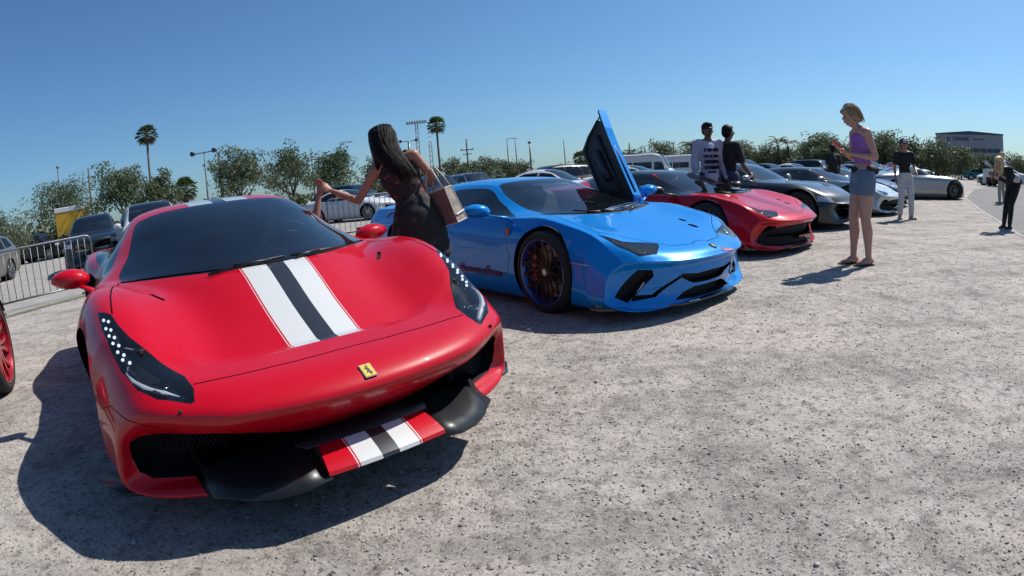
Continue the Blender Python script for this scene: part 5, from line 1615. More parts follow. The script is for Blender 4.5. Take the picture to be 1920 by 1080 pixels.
def person(name, loc, rz, J, k, sex='f', skin=SK_fair, vox=.011, hands=True, hd=(0, 0, 0), feetdir=(None, None), label='', curl=(.4, .4), palm=((1, .2, 0), (-1, .2, 0)), fdir=(None, None), glasses=False, brow=H_black, face_on=True, bulk=1.0):
    root = empty('person', (loc[0], loc[1], 0), rz, label, 'person')
    m = MB(); w = 1.0 if sex == 'm' else .88; kb = k * bulk
    torso(m, J, .165 * kb * w, .150 * kb * (1.0 if sex == 'm' else 1.02))
    for s_, a in (('L', 1), ('R', -1)):
        tube_limb(m, [J['neck'], J['sh' + s_]], [.055 * kb * w, .058 * kb * w])
        tube_limb(m, [J['sh' + s_], Vector(J['sh' + s_]).lerp(Vector(J['el' + s_]), .4), J['el' + s_]], [.055 * kb * w, .047 * kb * w, .037 * kb * w])
        E_, W_ = Vector(J['el' + s_]), Vector(J['wr' + s_])
        tube_limb(m, [E_, E_.lerp(W_, .3), W_], [.037 * kb * w, .038 * kb * w, .024 * kb * w])
        tube_limb(m, [J['hip' + s_], Vector(J['hip' + s_]).lerp(Vector(J['kn' + s_]), .45), J['kn' + s_]], [.090 * kb, .078 * kb, .053 * kb])
        K_, A_ = Vector(J['kn' + s_]), Vector(J['an' + s_])
        calf = K_.lerp(A_, .32) + (A_ - K_).normalized().cross(Vector((1, 0, 0))) * 0
        bk = Vector((0, -.014 * k, 0))
        tube_limb(m, [K_, calf + bk, K_.lerp(A_, .7) + bk * .4, A_], [.052 * kb, .056 * kb, .038 * kb, .033 * kb])
        fd = Vector(feetdir[0 if s_ == 'L' else 1] or (0, 1, 0)).normalized()
        A0 = Vector((A_.x, A_.y, A_.z))
        tube_limb(m, [A0 - fd * .035 * k + Vector((0, 0, -.035 * k)), A0 + fd * .06 * k + Vector((0, 0, -.042 * k)), A0 + fd * .15 * k + Vector((0, 0, -.060 * k))], [.033 * kb, .034 * kb, .022 * kb])
        if hands:
            i = 0 if s_ == 'L' else 1
            fdv = Vector(fdir[i]) if fdir[i] else (W_ - E_)
            hand(m, W_, fdv, palm[i], 1 if s_ == 'L' else -1, curl[i], k * (1.0 if sex == 'm' else .9))
        else:
            tube_limb(m, [W_, W_ + (W_ - E_).normalized() * .12 * k], [.026 * kb, .03 * kb])
    tube_limb(m, [Vector(J['neck']) + Vector((0, 0, -.03)), Vector(J['neck']).lerp(Vector(J['head']), .6)], [.056 * k * w, .052 * k * w])
    M = head(m, J['head'], *hd, s=1.06 * k)
    fuse('body', m, vox, skin, root, 3)
    if face_on: face(M, 1.06 * k, root, glasses, brow)
    return root, M

def hair_cap(M, s, m, parent, vox, extra=(), back=0.0, name='hair'):
    q = MB(); R3 = M.to_3x3()
    def B(p, r): q.ball(M @ (Vector(p) * s), tuple(x * s for x in r), 14, 9, R3)
    B((0, -.022, .045), (.088, .096, .088)); B((0, -.045, .0), (.084, .070, .085)); B((0, .035, .092), (.066, .050, .030))
    for e in extra: B(e[0], e[1])
    return fuse(name, q, vox, m, parent, 2 if len(extra) < 8 else 14)

def strands(parent, M, s, m, n, path, seed=1, r0=.0034, spread=150):
    """locks of hair lying over the cap: path = [(cx, cy, cz, rx, ry)] from crown to tips in the head frame"""
    r = random.Random(seed); mb = MB()
    for i in range(n):
        a = R(r.uniform(-spread, spread)); L_ = r.uniform(.72, 1.08); ph = r.uniform(0, 6.28); off = r.uniform(.97, 1.06)
        pts = []; K = 8
        for q in range(K):
            t = q / (K - 1) * L_ * (len(path) - 1); j = min(int(t), len(path) - 2); f = t - j
            c = [path[j][e] + (path[j + 1][e] - path[j][e]) * f for e in range(5)]
            aa = a + .10 * math.sin(ph + t * 1.6)
            pts.append(M @ (Vector((c[0] + c[3] * off * math.sin(aa), c[1] - c[4] * off * math.cos(aa), c[2] + .004 * math.sin(ph * 3 + t * 4))) * s))
        w = r0 * r.uniform(.6, 1.5)
        mb.tube(pts, [w * .6] + [w] * (K - 2) + [w * .2], 4, flat=.6)
    return mb.build('hair_strands', m, parent, smooth=True)

def shirt(parent, J, k, m, name='shirt', w=1.0, sleeve=.55, long=False, vox=.012, hem=0.0, loose=.014, straps=False, collar=True):
    q = MB()
    torso_f = 1.0
    JJ = dict(J)
    Pv = Vector(J['pelvis']); Wv = Vector(J['waist'])
    torso(q, J, (.165 * k * w) + loose, .150 * k + loose * (1 if hem < .1 else .6))
    if not straps:
        for s_ in 'LR':
            tube_limb(q, [Vector(J['neck']) + Vector((0, 0, -.035 * k)), J['sh' + s_]], [.055 * k * w + loose * .4, .060 * k * w + loose])
            S_, E_, W_ = Vector(J['sh' + s_]), Vector(J['el' + s_]), Vector(J['wr' + s_])
            if long: tube_limb(q, [S_, E_, W_.lerp(E_, .06)], [.060 * k * w + loose, .046 * k * w + loose * 1.1, .034 * k * w + loose * .9])
            else: tube_limb(q, [S_, S_.lerp(E_, sleeve)], [.058 * k * w + loose, .054 * k * w + loose * 1.3])
    return fuse(name, q, vox, m, parent, 3)

def trousers(parent, J, k, m, name='trousers', vox=.012, loose=.014, to=.92, f=1.0):
    q = MB(); Pv = Vector(J['pelvis'])
    ax = (Vector(J['hipR']) - Vector(J['hipL'])).normalized()
    q.ball(Pv + Vector((0, 0, .0)), (.152 * k + loose, .108 * k + loose, .115 * k), 16, 10)
    for s_ in 'LR':
        H_, K_, A_ = Vector(J['hip' + s_]), Vector(J['kn' + s_]), Vector(J['an' + s_])
        if to <= .5: tube_limb(q, [H_, H_.lerp(K_, to * 2)], [.092 * k + loose, .082 * k + loose * 1.3])
        else: tube_limb(q, [H_, H_.lerp(K_, .45), K_, K_.lerp(A_, .45), K_.lerp(A_, to)], [.091 * k + loose * .6, .080 * k + loose, .055 * k + loose * 1.2, .054 * k + loose, .040 * k + loose * 1.3])
    return fuse(name, q, vox, m, parent, 3)

def shoes(parent, J, k, m, feetdir=(None, None), sandal=False):
    for i, s_ in enumerate('LR'):
        fd = Vector(feetdir[i] or (0, 1, 0)).normalized(); A = Vector(J['an' + s_]); sd = Vector((fd.y, -fd.x, 0))
        q = MB()
        if sandal:
            V = []
            for t, wd in ((-.07, .030), (-.03, .036), (.05, .040), (.12, .047), (.18, .036), (.20, .018)):
                for z in (0.0, .018):
                    for sg in (-1, 1): V.append(Vector((A.x, A.y, z)) + fd * t * k + sd * sg * wd * k)
            Fc = []
            for j in range(5):
                a = j * 4; Fc += [(a, a + 4, a + 5, a + 1), (a + 2, a + 3, a + 7, a + 6), (a, a + 2, a + 6, a + 4), (a + 1, a + 5, a + 7, a + 3)]
            Fc += [(0, 1, 3, 2), (20, 22, 23, 21)]
            q.add(V, Fc)
            b = Vector((A.x, A.y, 0))
            q.tube([b + fd * .03 * k + sd * .04 * k + Vector((0, 0, .02)), b + fd * .07 * k + Vector((0, 0, .062 * k)), b + fd * .03 * k - sd * .04 * k + Vector((0, 0, .02))], .006, 5)
            q.tube([b + fd * .07 * k + Vector((0, 0, .062 * k)), b + fd * .13 * k + sd * .01 + Vector((0, 0, .03))], .005, 5)
            q.build('sandal', C_sole, parent)
        else:
            B = Vector((A.x, A.y, 0))
            limb(q, [B - fd * .045 * k + Vector((0, 0, .045 * k)), B + fd * .05 * k + Vector((0, 0, .045 * k)), B + fd * .155 * k + Vector((0, 0, .032 * k))], [.045 * k, .043 * k, .034 * k], 12)
            limb(q, [B + Vector((0, 0, .05 * k)), B + Vector((0, 0, .10 * k))], [.043 * k, .040 * k], 10)
            o = fuse('shoe', q, .009, m, parent, 2)
            q = MB(); q.prism([tuple((B + fd * t * k + sd * w_ * k).xy) for t, w_ in ((-.085, 0), (-.07, .032), (.0, .036), (.10, .046), (.17, .034), (.19, 0), (.17, -.034), (.10, -.046), (0, -.036), (-.07, -.032))], .0, .022)
            q.build('sole', mat('white sole', (.5, .5, .5), .7), o)

def people():
    # --- woman in black between the red and the blue car, back to us, leaning to the left
    J, k = default_joints(1.72)
    J.update(pelvis=(.02, .0, .93), waist=(.0, .02, 1.06), chest=(-.075, .04, 1.235), neck=(-.125, .045, 1.375), head=(-.19, .075, 1.535), shL=(-.275, .05, 1.300), shR=(.045, .02, 1.400),
             elL=(-.435, .10, 1.075), wrL=(-.655, .13, 1.185), elR=(.185, .04, 1.215), wrR=(.11, .24, 1.12), hipL=(-.07, 0, .90), hipR=(.11, 0, .90), knL=(-.08, .03, .50), knR=(.13, .02, .50), anL=(-.09, 0, .085), anR=(.15, -.02, .085))
    p, M = person('person', (-.745, 4.50), R(10), J, k, 'f', SK_tan, .0095, hd=(R(12), R(-24), R(-8)), curl=(.75, .5), palm=((.1, .6, -.8), (-1, 0, 0)), fdir=((-.75, .05, .65), None),
                  label='long-haired woman in a black outfit, back turned, reaching her arm out beside the red car', face_on=False)
    hair_cap(M, 1.06 * k, H_black, p, .011, extra=[((0, -.02, .03), (.104, .108, .10)), ((-.015, -.05, -.06), (.102, .074, .10)), ((-.01, -.07, -.14), (.096, .060, .10)), ((.02, -.085, -.22), (.088, .050, .09)), ((-.092, .0, -.08), (.028, .048, .10)), ((-.105, .02, -.16), (.014, .026, .075)), ((-.085, .03, -.13), (.02, .03, .08)), ((.05, -.085, -.29), (.074, .04, .07)), ((.07, -.085, -.34), (.055, .03, .05))])
    strands(p, M, 1.06 * k, H_black, 420, [(0, -.01, .135, .02, .02), (0, -.015, .10, .090, .085), (0, -.02, .03, .106, .110), (-.015, -.045, -.06, .104, .080), (-.01, -.065, -.15, .098, .066), (.02, -.08, -.24, .090, .056), (.05, -.085, -.31, .078, .046), (.075, -.085, -.38, .064, .034)], 3, .0034, 150)
    q = MB(); torso(q, J, .165 * k * .88 + .026, .150 * k * 1.02 + .024)
    for s_ in 'LR': limb(q, [Vector(J['chest']) + Vector((-.09 if s_ == 'L' else .09, -.02, .02)), Vector(J['sh' + s_]).lerp(Vector(J['neck']), .35) + Vector((0, 0, .035))], [.06, .032])
    fuse('top', q, .011, black_print('black top with faded red print', (.17, .03, .04), 16, .63), p, 3)
    q = MB()
    q.ball((.02, .01, .99), (.155, .12, .14), 18, 11); q.ball((.03, 0, .90), (.195, .15, .15), 18, 11)
    for (z, rx, ry) in ((.84, .225, .16), (.76, .235, .17), (.68, .245, .175), (.60, .25, .18)): q.ball((.04, 0, z), (rx, ry, .10), 18, 10)
    q.ball((.035, 0, .80), (.222, .16, .22), 18, 10); q.ball((.04, 0, .68), (.235, .17, .2), 18, 10)
    fuse('skirt', q, .013, black_print('black skirt with grey print', (.045, .044, .043), 5, .66), p, 16)
    shoes(p, J, k, C_black, (None, None))
    # --- driver of the red car: arm out of the window, hand clasped with hers
    J, k = default_joints(1.75)
    rz = FERRARI_XY[2] - R(90)
    J.update(pelvis=(0, 0, .36), waist=(0, -.04, .48), chest=(0, -.10, .68), neck=(0, -.11, .84), head=(.0, -.07, .985), shL=(-.18, -.09, .79), shR=(.18, -.09, .79), elL=(-.52, .05, .93), wrL=(-.575, .055, 1.155), elR=(.22, .10, .56), wrR=(.10, .32, .62),
             hipL=(-.09, .02, .34), hipR=(.09, .02, .34), knL=(-.12, .42, .44), knR=(.10, .42, .44), anL=(-.12, .70, .22), anR=(.10, .72, .22))
    c, s = math.cos(FERRARI_XY[2]), math.sin(FERRARI_XY[2])
    lx, ly = -1.60, .36
    p, M = person('person', (FERRARI_XY[0] + lx * c - ly * s, FERRARI_XY[1] + lx * s + ly * c), rz, J, k * .95, 'm', SK_tan, .011, curl=(.7, .5), palm=((.8, .4, .2), (-1, 0, 0)), fdir=((-.25, 0, 1), None), label='driver of the red car, forearm raised out of the side window')
    hair_cap(M, 1.0 * k, H_black, p, .014)
    shirt(p, J, k * .95, C_black, sleeve=.5)
    trousers(p, J, k * .95, C_denim)
    # --- woman in purple top and denim shorts
    J, k = default_joints(1.90)
    k *= .95
    J.update(pelvis=(0, -.04, 1.04), waist=(0, -.05, 1.18), chest=(0, -.04, 1.40), neck=(0, .0, 1.575), head=(0, .085, 1.725), shL=(-.165, -.03, 1.525), shR=(.165, -.03, 1.525), elL=(-.215, -.10, 1.245), wrL=(-.10, .14, 1.28), elR=(.215, -.03, 1.245), wrR=(.09, .19, 1.34),
             hipL=(-.085, -.04, 1.00), hipR=(.085, -.04, 1.00), knL=(-.10, -.01, .54), knR=(.09, .05, .54), anL=(-.10, -.06, .09), anR=(.09, .05, .09))
    bulk_ = 1.17
    p, M = person('person', (4.09, 5.66), R(84), J, k, 'f', SK_fair, .0095, bulk=bulk_, hd=(0, R(-34), 0), curl=(.6, .7), palm=((.5, 0, .8), (-.5, 0, .8)), fdir=((.45, .9, .15), (-.3, .9, .3)), brow=H_brown,
                  label='woman in purple top and frayed denim shorts looking down at her phone')
    hair_cap(M, 1.06 * k, H_brown, p, .011, extra=[((0, -.07, -.055), (.078, .045, .06)), ((-.07, -.02, -.02), (.022, .05, .06)), ((.07, -.02, -.02), (.022, .05, .06))])
    strands(p, M, 1.06 * k, H_brown, 300, [(0, -.02, .135, .02, .02), (0, -.02, .10, .075, .080), (0, -.03, .03, .092, .10), (0, -.045, -.04, .090, .080), (0, -.06, -.115, .070, .050)], 5, .003, 135)
    q = MB(); torso(q, J, .165 * k * bulk_ * .88 + .007, .12)
    for s_ in 'LR': limb(q, [Vector(J['chest']) + Vector((-.08 if s_ == 'L' else .08, .03, .05)), Vector(J['sh' + s_]).lerp(Vector(J['neck']), .45) + Vector((0, .012, .045))], [.05, .018])
    fuse('top', q, .011, C_purple, p, 3)
    trousers(p, J, k * bulk_, C_denim, 'shorts', .011, .010, .15)
    q = MB(); limb(q, [(-.15, -.05, 1.12), (0, .06, 1.10), (.15, -.05, 1.12)], [.04, .05, .04]); limb(q, [(.05, -.16, 1.13), (-.08, -.17, 1.10)], [.06, .055]); limb(q, [(-.15, -.05, 1.12), (-.08, -.17, 1.10)], [.035, .05]); fuse('waist_pack', q, .012, C_black, p, 3)
    shoes(p, J, k, C_sole, (None, None), True)
    ph = empty('phone', (4.09, 5.66, 0), R(84), 'small phone held up by the woman in the purple top', 'phone')
    q = MB(); q.box((.0, .30, 1.40), (.074, .15, .009), M=Matrix.Rotation(R(38), 3, 'X'), bev=.003); q.build('phone_body', M_gloss, ph)
    # --- two men behind the crimson car
    J, k = default_joints(1.95)
    p, M = person('person', (3.60, 9.50), R(182), J, k, 'm', SK_dark, .013, hands=False, label='man in a pale lilac sweatshirt with dark lettering and black cap, facing the camera')
    hair_cap(M, 1.06 * k, H_black, p, .013)
    shirt(p, J, k, C_lilac, 'sweatshirt', 1.0, long=True, loose=.022, vox=.013)
    q = MB(); q.ball((0, 0, 1.02), (.195, .145, .14), 18, 10); q.ball((0, 0, .94), (.19, .14, .10), 18, 10); fuse('sweatshirt_hem', q, .014, C_lilac, p, 2)
    trousers(p, J, k, C_navy2)
    shoes(p, J, k, C_black)
    q = MB(); R3 = M.to_3x3(); q.ball(M @ Vector((0, -.012, .065)), (.092, .104, .075), 16, 9, R3); q.build('cap', C_black, p, smooth=True)
    q = MB()
    q.prism([(-.06, .06), (-.05, .135), (0, .16), (.05, .135), (.06, .06)], .030, .038, M=M); q.build('cap_brim', C_black, p)
    q = MB(); r = random.Random(5)                      # unreadable dark print, four rows of heavy strokes
    for row, (z, n, hgt) in enumerate(((1.475, 5, .075), (1.365, 7, .055), (1.27, 4, .075), (1.17, 4, .075))):
        x = -.115
        while x < .125:
            wd = r.uniform(.014, .020)
            if r.random() < .78: q.box((x, .158 - abs(x) * .28 + (.004 if row < 2 else .0) - (.012 if row > 2 else 0), z), (wd * .62, .06, hgt * .8))
            if r.random() < .6: q.box((x + .014, .158 - abs(x) * .28, z + r.choice((-.4, 0, .4)) * hgt * .8), (.022, .06, .009))
            x += .034
    q.build('shirt_print', mat('dark print', (.02, .015, .08), .8), p)['kind'] = 'stuff'
    J, k = default_joints(1.90)
    J.update(elR=(.27, .06, 1.20), wrR=(.22, .34, 1.02), elL=(-.24, .0, 1.22), wrL=(-.22, .2, 1.0))
    p, M = person('person', (3.97, 9.47), R(-62), J, k, 'm', SK_dark, .013, hd=(0, R(-5), 0), label='man in a black T-shirt and dark glasses standing in profile beside the man in lilac', glasses=True)
    hair_cap(M, 1.06 * k, H_black, p, .013)
    shirt(p, J, k, C_black, w=1.02, sleeve=.72, loose=.014); trousers(p, J, k, C_navy2); shoes(p, J, k, C_black)
    q = MB(); W_ = Vector(J['wrR']); q.tube([W_ + Vector((0, .01, -.035)), W_ + Vector((0, -.005, .035))], .034, 10); q.build('wristband', P_whitep, p, smooth=True)
    # --- man in white trousers and cap
    J, k = default_joints(1.78)
    J.update(elL=(-.27, -.02, 1.16), wrL=(-.22, .20, 1.05), knL=(-.13, .05, .51), anL=(-.15, .02, .085), anR=(.13, -.03, .085))
    p, M = person('person', (8.78, 10.33), R(160), J, k, 'm', SK_tan, .014, label='man in black shirt, white trousers and a white-fronted cap near the pearl silver car', glasses=True)
    hair_cap(M, 1.06 * k, H_black, p, .014)
    shirt(p, J, k, C_black, w=1.0, sleeve=.6, loose=.012, vox=.014); trousers(p, J, k, C_white, loose=.02, vox=.014); shoes(p, J, k, C_shoe, ((-.3, 1, 0), (.5, 1, 0)))
    q = MB(); R3 = M.to_3x3(); q.ball(M @ Vector((0, -.012, .062)), (.094, .104, .070), 16, 9, R3); q.build('cap', C_navy2, p, smooth=True)
    q = MB(); q.ball(M @ Vector((0, .035, .080)), (.062, .068, .052), 12, 8, R3); q.prism([(-.07, .05), (-.05, .15), (0, .17), (.05, .15), (.07, .05)], .026, .036, M=M); q.build('cap_front', C_white, p)
    q = MB(); q.box((-.10, .24, 1.10), (.10, .02, .16), M=Matrix.Rotation(R(25), 3, 'Y'), bev=.004)
    hb = q.build('leaflet', C_white); hb.location = (8.78, 10.33, 0); hb.rotation_euler = (0, 0, R(160)); tag(hb, 'white leaflet in the hand of the man in white trousers', 'leaflet')
    # --- man in black further off
    J, k = default_joints(1.80)
    p, M = person('person', (9.55, 14.6), R(10), J, k, 'm', SK_dark, .018, hands=False, label='man dressed in black standing behind the pearl silver car, back turned', face_on=False)
    hair_cap(M, 1.06 * k, H_black, p, .018); shirt(p, J, k, C_black, w=1.1, loose=.03, vox=.018); trousers(p, J, k, C_black, vox=.018); shoes(p, J, k, C_black)
    # --- woman bending forward to take a picture
    J, k = default_joints(1.72)
    J.update(pelvis=(0, -.34, .95), waist=(0, -.20, 1.04), chest=(0, -.02, 1.13), neck=(0, .15, 1.20), head=(0, .28, 1.29), shL=(-.17, .09, 1.175), shR=(.17, .09, 1.175), elL=(-.20, .20, .93), wrL=(-.10, .44, 1.00), elR=(.20, .20, .93), wrR=(.10, .46, 1.01),
             hipL=(-.085, -.33, .90), hipR=(.085, -.33, .90), knL=(-.09, -.08, .50), knR=(.10, -.18, .50), anL=(-.10, .0, .085), anR=(.11, -.10, .085))
    p, M = person('person', (9.62, 7.92), R(98), J, k, 'f', SK_fair, .012, hd=(0, R(-12), 0), curl=(.6, .6), palm=((.6, 0, .5), (-.6, 0, .5)), brow=H_brown, label='blond woman dressed in black bending forward to take a picture at the right edge')
    hair_cap(M, 1.06 * k, H_blond, p, .012, extra=[((0, -.06, -.06), (.085, .06, .09)), ((0, -.03, -.15), (.075, .065, .08)), ((-.075, .03, -.08), (.028, .045, .09)), ((.075, .03, -.08), (.028, .045, .09)), ((.07, .05, -.17), (.02, .03, .05))])
    shirt(p, J, k, C_black, 'top', .92, long=True, loose=.012); trousers(p, J, k, C_black, loose=.008); shoes(p, J, k, C_black)
    q = MB(); limb(q, [(-.11, -.27, 1.00), (0, -.24, 1.03), (.11, -.27, 1.00)], [.09, .10, .09]); fuse('waist_band', q, .013, C_white, p, 3)
    ph = empty('phone', (9.62, 7.92, 0), R(98), 'flat phone held out by the bending blond woman', 'phone')
    q = MB(); q.box((0, .56, 1.08), (.16, .010, .080), M=Matrix.Rotation(R(-25), 3, 'X'), bev=.003); q.build('phone_body', M_gloss, ph)
    # --- man further off at the right
    J, k = default_joints(1.80)
    J.update(knL=(-.12, .12, .51), anL=(-.13, .10, .085))
    p, M = person('person', (17.3, 14.4), R(25), J, k, 'm', SK_tan, .018, hands=False, label='man in white shirt and pale trousers walking away behind the bending woman', face_on=False)
    hair_cap(M, 1.06 * k, H_blond, p, .018); shirt(p, J, k, C_white, w=1.05, loose=.03, vox=.018); trousers(p, J, k, cloth('beige trousers', (.42, .38, .33)), vox=.018); shoes(p, J, k, C_shoe)
    # --- handbag on her arm
    bag = empty('handbag', (-.745, 4.50, 0), R(10), 'brown and cream tote bag hanging from the arm of the woman in black', 'handbag')
    bm_ = mat('bag brown', (.17, .115, .095), .6, noise=.25, nscale=18); bc = mat('bag taupe panel', (.30, .255, .205), .55, noise=.35, nscale=14); be = mat('bag piping', (.50, .45, .40), .6)
    T = Matrix.Translation((.185, .02, 1.225)) @ Matrix.Rotation(R(-15), 4, 'Y') @ Matrix.Rotation(R(-38), 4, 'Z')
    def bx(x, y, z): return T @ Vector((x, y, z))
    top, bot = -.13, -.42
    w0, w1, d0, d1 = .10, .125, .05, .07
    c8 = [(-w0, -d0, top), (w0, -d0, top), (w0, d0, top), (-w0, d0, top), (-w1, -d1, bot), (w1, -d1, bot), (w1, d1, bot), (-w1, d1, bot)]
    q = MB(); q.add([bx(*c) for c in c8], [(0, 1, 5, 4), (2, 3, 7, 6), (3, 0, 4, 7), (4, 5, 6, 7)]); q.build('bag_body', bm_, bag)
    q = MB(); q.add([bx(*c8[i]) for i in (1, 2, 6, 5)], [(0, 1, 2, 3)]); q.build('side_panel', bc, bag)
    q = MB()
    for a, b in ((0, 1), (1, 2), (2, 3), (3, 0), (0, 4), (1, 5), (2, 6), (3, 7), (4, 5), (5, 6), (6, 7), (7, 4)): q.tube([bx(*c8[a]), bx(*c8[b])], .0055, 5)
    q.tube([bx(w0 + .025, -d0 * 1.2, -.36), bx(w0 + .028, d0 * 1.2, -.35)], .012, 5)
    q.build('piping', be, bag)
    q = MB()
    for y in (-d0, d0): q.tube([bx(-.085, y, top), bx(-.055, y, -.04), bx(-.02, y * .6, .045), bx(.03, y * .6, .045), bx(.06, y, -.04), bx(.085, y, top)], .0085, 6)
    q.build('strap', be, bag, smooth=True)

def black_print(name, c2, sc, th):
    m, nt, b = nmat(name)
    tc = nt.nodes.new('ShaderNodeTexCoord'); n = nt.nodes.new('ShaderNodeTexNoise'); n.inputs['Scale'].default_value = sc; n.inputs['Detail'].default_value = 3; n.inputs['Distortion'].default_value = 1.5
    nt.links.new(tc.outputs['Object'], n.inputs['Vector'])
    r = nt.nodes.new('ShaderNodeMapRange'); r.inputs[1].default_value = th - .04; r.inputs[2].default_value = th; nt.links.new(n.outputs[0], r.inputs[0])
    x = nt.nodes.new('ShaderNodeMix'); x.data_type = 'RGBA'; x.inputs[6].default_value = (.008, .008, .009, 1); x.inputs[7].default_value = (*c2, 1)
    nt.links.new(r.outputs[0], x.inputs[0]); nt.links.new(x.outputs[2], b.inputs['Base Color']); setp(b, rough=.8)
    return m
people()
# ------------------------------------------------------------------ trees, palms, poles, fence, far building
def leaf_mat(name, c, c2):
    m, nt, b = nmat(name)
    c = tuple(v * .8 for v in c); c2 = tuple(v * .8 for v in c2)
    tc = nt.nodes.new('ShaderNodeTexCoord'); n = nt.nodes.new('ShaderNodeTexNoise'); n.inputs['Scale'].default_value = 1.6; n.inputs['Detail'].default_value = 4
    nt.links.new(tc.outputs['Object'], n.inputs['Vector'])
    x = nt.nodes.new('ShaderNodeMix'); x.data_type = 'RGBA'; x.inputs[6].default_value = (*c, 1); x.inputs[7].default_value = (*c2, 1)
    r = nt.nodes.new('ShaderNodeMapRange'); r.inputs[1].default_value = .35; r.inputs[2].default_value = .65; nt.links.new(n.outputs[0], r.inputs[0]); nt.links.new(r.outputs[0], x.inputs[0])
    nt.links.new(x.outputs[2], b.inputs['Base Color']); setp(b, rough=.55, spec=.3)
    tr = nt.nodes.new('ShaderNodeBsdfTranslucent'); nt.links.new(x.outputs[2], tr.inputs[0])
    ms = nt.nodes.new('ShaderNodeMixShader'); ms.inputs[0].default_value = .3
    out = nt.nodes.get('Material Output'); nt.links.new(b.outputs[0], ms.inputs[1]); nt.links.new(tr.outputs[0], ms.inputs[2]); nt.links.new(ms.outputs[0], out.inputs[0])
    return m
M_leaf = leaf_mat('oak foliage', (.07, .12, .05), (.15, .19, .10))
M_leaf2 = leaf_mat('dusty foliage', (.10, .125, .065), (.18, .18, .12))
M_leaf3 = leaf_mat('dark hedge foliage', (.040, .072, .030), (.080, .110, .045))
M_bark = mat('grey bark', (.14, .12, .10), .9, noise=.4, nscale=8, bump=.6, bscale=25)
M_palm = leaf_mat('palm frond', (.050, .080, .025), (.09, .12, .04))
M_dead = mat('dead frond', (.20, .15, .09), .9, noise=.3, nscale=6)
M_pole = mat('grey steel pole', (.16, .165, .17), .6, noise=.2, nscale=3)
M_wood = mat('weathered wood pole', (.12, .10, .085), .9, noise=.3, nscale=5)

def crown_mesh(name, clumps, n, size, seed, mats, zmin=.2):
    """leaf clumps spread through lobes; clumps: (x,y,z,rx,ry,rz)"""
    r = np.random.RandomState(seed)
    w = np.array([c[3] * c[4] * c[5] for c in clumps]) ** .67; w /= w.sum()
    k = r.choice(len(clumps), n, p=w)
    C = np.array(clumps)[k]
    d = r.normal(size=(n, 3)); d /= np.linalg.norm(d, axis=1, keepdims=True)
    rad = r.uniform(.35, 1.0, (n, 1)) ** .5
    # sub-clumping
    q = (r.randint(0, 14, n)); off = np.random.RandomState(seed + 1).normal(size=(len(clumps), 14, 3)) * .55
    P = C[:, :3] + (d * rad * .62 + off[k, q]) * C[:, 3:6] * .8
    P[:, 2] = np.maximum(P[:, 2], zmin)
    s = size * r.uniform(.6, 1.4, (n, 1))
    a = r.normal(size=(n, 3)); a /= np.linalg.norm(a, axis=1, keepdims=True)
    b = r.normal(size=(n, 3)); b -= a * (a * b).sum(1, keepdims=True); b /= np.linalg.norm(b, axis=1, keepdims=True)
    V = np.stack([P - a * s, P - b * s * .5, P + a * s, P + b * s * .5], 1).reshape(-1, 3)
    F = np.arange(4 * n)
    me = bpy.data.meshes.new(name)
    me.vertices.add(4 * n); me.vertices.foreach_set('co', V.ravel())
    me.loops.add(4 * n); me.loops.foreach_set('vertex_index', F)
    me.polygons.add(n); me.polygons.foreach_set('loop_start', np.arange(0, 4 * n, 4)); me.polygons.foreach_set('loop_total', np.full(n, 4))
    mi = (r.rand(n) < .35).astype(int) if len(mats) > 1 else np.zeros(n, int)
    me.polygons.foreach_set('material_index', mi)
    me.update()
    for m in mats: me.materials.append(m)
    return me

def make_tree(name, loc, h, w, seed, n=3000, size=.13, mats=None, label='', group=None, cat='tree', trunk=True, lobes=9, bottom=.22):
    r = random.Random(seed)
    t = empty(name, (loc[0], loc[1], 0), r.uniform(0, 6.28), label, cat, group)
    cl = []
    for i in range(lobes):
        a = i * 2.4 + r.uniform(-.4, .4); q = (i + .5) / lobes
        rr = w * .5 * math.sqrt(q) * .68
        z = h * (bottom + .18 + (1 - bottom - .30) * (1 - q ** 1.6) * r.uniform(.75, 1.08))
        s = w * r.uniform(.17, .26)
        cl.append((rr * math.cos(a), rr * math.sin(a), z, s, s, s * .72))
    cl.append((0, 0, h * .62, w * .28, w * .28, h * .2))
    me = crown_mesh('crown', cl, int(n * 1.5), size * .74, seed, mats or [M_leaf, M_leaf2], h * bottom * .6)
    link('crown', me, t)
    if trunk:
        m = MB()
        b = Vector((r.uniform(-.2, .2), r.uniform(-.2, .2), h * .30))
        m.tube([(0, 0, 0), b * .5, b], [h * .032, h * .025, h * .022], 7)
        for (x, y, z, s, _, _) in cl[:-1:2]:
            e = Vector((x, y, z)); mid = b.lerp(e, .5) + Vector((0, 0, -.05 * h))
            m.tube([b, mid, e], [h * .016, h * .010, h * .004], 5)
        m.build('trunk', M_bark, t, smooth=True)
    return t

